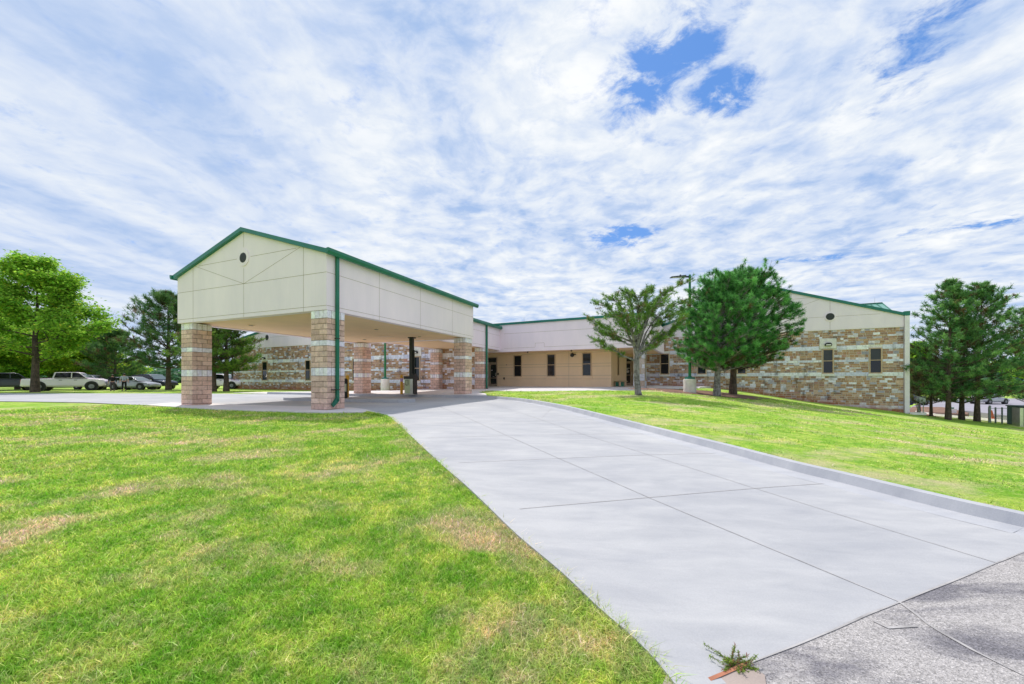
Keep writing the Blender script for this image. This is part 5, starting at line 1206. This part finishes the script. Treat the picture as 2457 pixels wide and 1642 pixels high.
# ------------------------------------------------------------------ camera, light, sky
cam=bpy.data.cameras.new('camera'); co_=bpy.data.objects.new('camera',cam); COL.objects.link(co_); S.camera=co_
co_.location=(0,0,CZ); co_.rotation_euler=(math.pi/2,0,0); cam.sensor_fit='HORIZONTAL'; cam.sensor_width=36; cam.lens=F/2457*36
cam.shift_y=(HY-821)/2457; cam.clip_end=5000; cam.clip_start=.05
SUN_EL=rad(60); sd=Vector((-.52,.85,0)).normalized(); sv=Vector((sd.x*math.cos(SUN_EL),sd.y*math.cos(SUN_EL),math.sin(SUN_EL)))
su=bpy.data.lights.new('sun','SUN'); su.energy=2.6; su.angle=rad(2.0); su.color=(1,.95,.87); so=bpy.data.objects.new('sun',su); COL.objects.link(so); so.rotation_euler=sv.to_track_quat('Z','Y').to_euler()
W_=bpy.data.worlds.new('World'); S.world=W_; W_.use_nodes=True; t=NT(W_); bg=t.n['Background']
sky=t.new('ShaderNodeTexSky'); sky.sky_type='NISHITA'; sky.sun_disc=False; sky.sun_elevation=SUN_EL; sky.sun_rotation=math.atan2(sd.x,sd.y); sky.air_density=1.2; sky.ozone_density=2.5
co=t.new('ShaderNodeTexCoord').outputs['Generated']; sp=t.new('ShaderNodeSeparateXYZ'); t.lk(co,sp.inputs[0])
zc=t.math('MAXIMUM',sp.outputs[2],.0); zc=t.math('ADD',zc,.07)
cb=t.new('ShaderNodeCombineXYZ'); t.lk(t.math('DIVIDE',sp.outputs[0],zc),cb.inputs[0]); t.lk(t.math('DIVIDE',sp.outputs[1],zc),cb.inputs[1]); P=cb.outputs[0]   # point on the cloud deck
wv=t.new('ShaderNodeTexNoise'); t.lk(P,wv.inputs['Vector']); wv.inputs['Scale'].default_value=1.3; wv.inputs['Detail'].default_value=4
Pd=t.vmath('ADD',P,t.vmath('SCALE',t.vmath('SUBTRACT',wv.outputs['Color'],(.5,.5,.5)),.28))
def sm(v,a,b):
    n=t.new('ShaderNodeMapRange'); n.interpolation_type='SMOOTHSTEP'; t.val(n.inputs[0],v); n.inputs[1].default_value=a; n.inputs[2].default_value=b; return n.outputs[0]
def blob(cx,cy,rx,ry,rot=0):
    v=t.map(t.vmath('SUBTRACT',Pd,(cx,cy,0)),(1,1,1),(0,0,-rot)); v=t.vmath('DIVIDE',v,(rx,ry,1)); n=t.new('ShaderNodeVectorMath',operation='LENGTH'); t.lk(v,n.inputs[0]); return sm(n.outputs['Value'],1.15,.15)
gap=t.math('MULTIPLY',blob(.42,1.12,.17,.36,.15),.9); gap=t.math('MAXIMUM',gap,blob(.62,1.20,.15,.14,.5)); gap=t.math('MAXIMUM',gap,t.math('MULTIPLY',blob(.64,2.25,.26,.20),.95)); gap=t.math('MAXIMUM',gap,t.math('MULTIPLY',blob(1.05,.98,.14,.40,-.5),.55)); gap=t.math('MAXIMUM',gap,t.math('MULTIPLY',blob(2.4,1.9,.5,.12,-.5),.5))
gap=t.math('MAXIMUM',gap,t.math('MULTIPLY',blob(1.9,2.5,.5,.10,-.3),.5))
fine=t.noise(Pd,8.0,10,.66,.25); 
thick=t.math('ADD',t.math('MULTIPLY',gap,-.50),t.math('ADD',t.math('MULTIPLY',t.math('SUBTRACT',fine,.5),t.math('ADD',t.math('MULTIPLY',gap,1.4),1.15)),.74))
cover=sm(thick,.22,.70)
# puffed cells
puff=t.noise(Pd,6.5,9,.60,.2); med=t.noise(t.map(Pd,loc=(1.3,5.2,0)),2.3,7,.58,.3); big=t.noise(t.map(P,loc=(3.3,7.1,0)),.8,3,.5)
shade=t.math('ADD',t.math('MULTIPLY',sm(puff,.35,.68),.40),t.math('MULTIPLY',sm(med,.35,.68),.46))
shade=t.math('ADD',shade,t.math('MULTIPLY',sm(big,.35,.65),.22))
# smooth streaks on the left
st_=t.noise(t.map(Pd,(2.6,.42,1),(0,0,-.45+.0)),1.0,4,.5,.35); lf=sm(sp.outputs[0],-.12,-.62)
str_=sm(st_,.34,.68)
shade=t.mix(t.math('MULTIPLY',lf,.85),shade,t.math('ADD',t.math('ADD',t.math('MULTIPLY',str_,.50),.26),t.math('MULTIPLY',sm(puff,.34,.68),.16)))
# brightest round the middle of the deck
ctr=blob(.15,1.1,1.1,1.2); shade=t.math('SUBTRACT',shade,t.math('MULTIPLY',ctr,.08),clamp=True)
ccol=t.ramp(shade,[(0,(.71,.72,.725)),(.30,(.585,.625,.68)),(.60,(.455,.525,.655)),(.95,(.28,.39,.60))])
hz=sm(sp.outputs[2],.0,.22); ccol=t.mix(t.math('MULTIPLY',t.math('SUBTRACT',1,hz),.5),ccol,(.50,.57,.68,1))
skc=t.mix(1.0,sky.outputs[0],(.07,.08,.10,1),'MULTIPLY'); skc=t.mix(.55,skc,(.075,.24,.62,1))
col=t.mix(cover,skc,ccol)
up=sm(sp.outputs[2],-.02,.0); col=t.mix(up,(.22,.25,.18,1),col)
t.lk(col,bg.inputs[0]); bg.inputs[1].default_value=1.0
S.view_settings.view_transform='Standard'; S.view_settings.look='None'; S.view_settings.exposure=0.5; S.view_settings.gamma=1
S.render.engine='CYCLES'
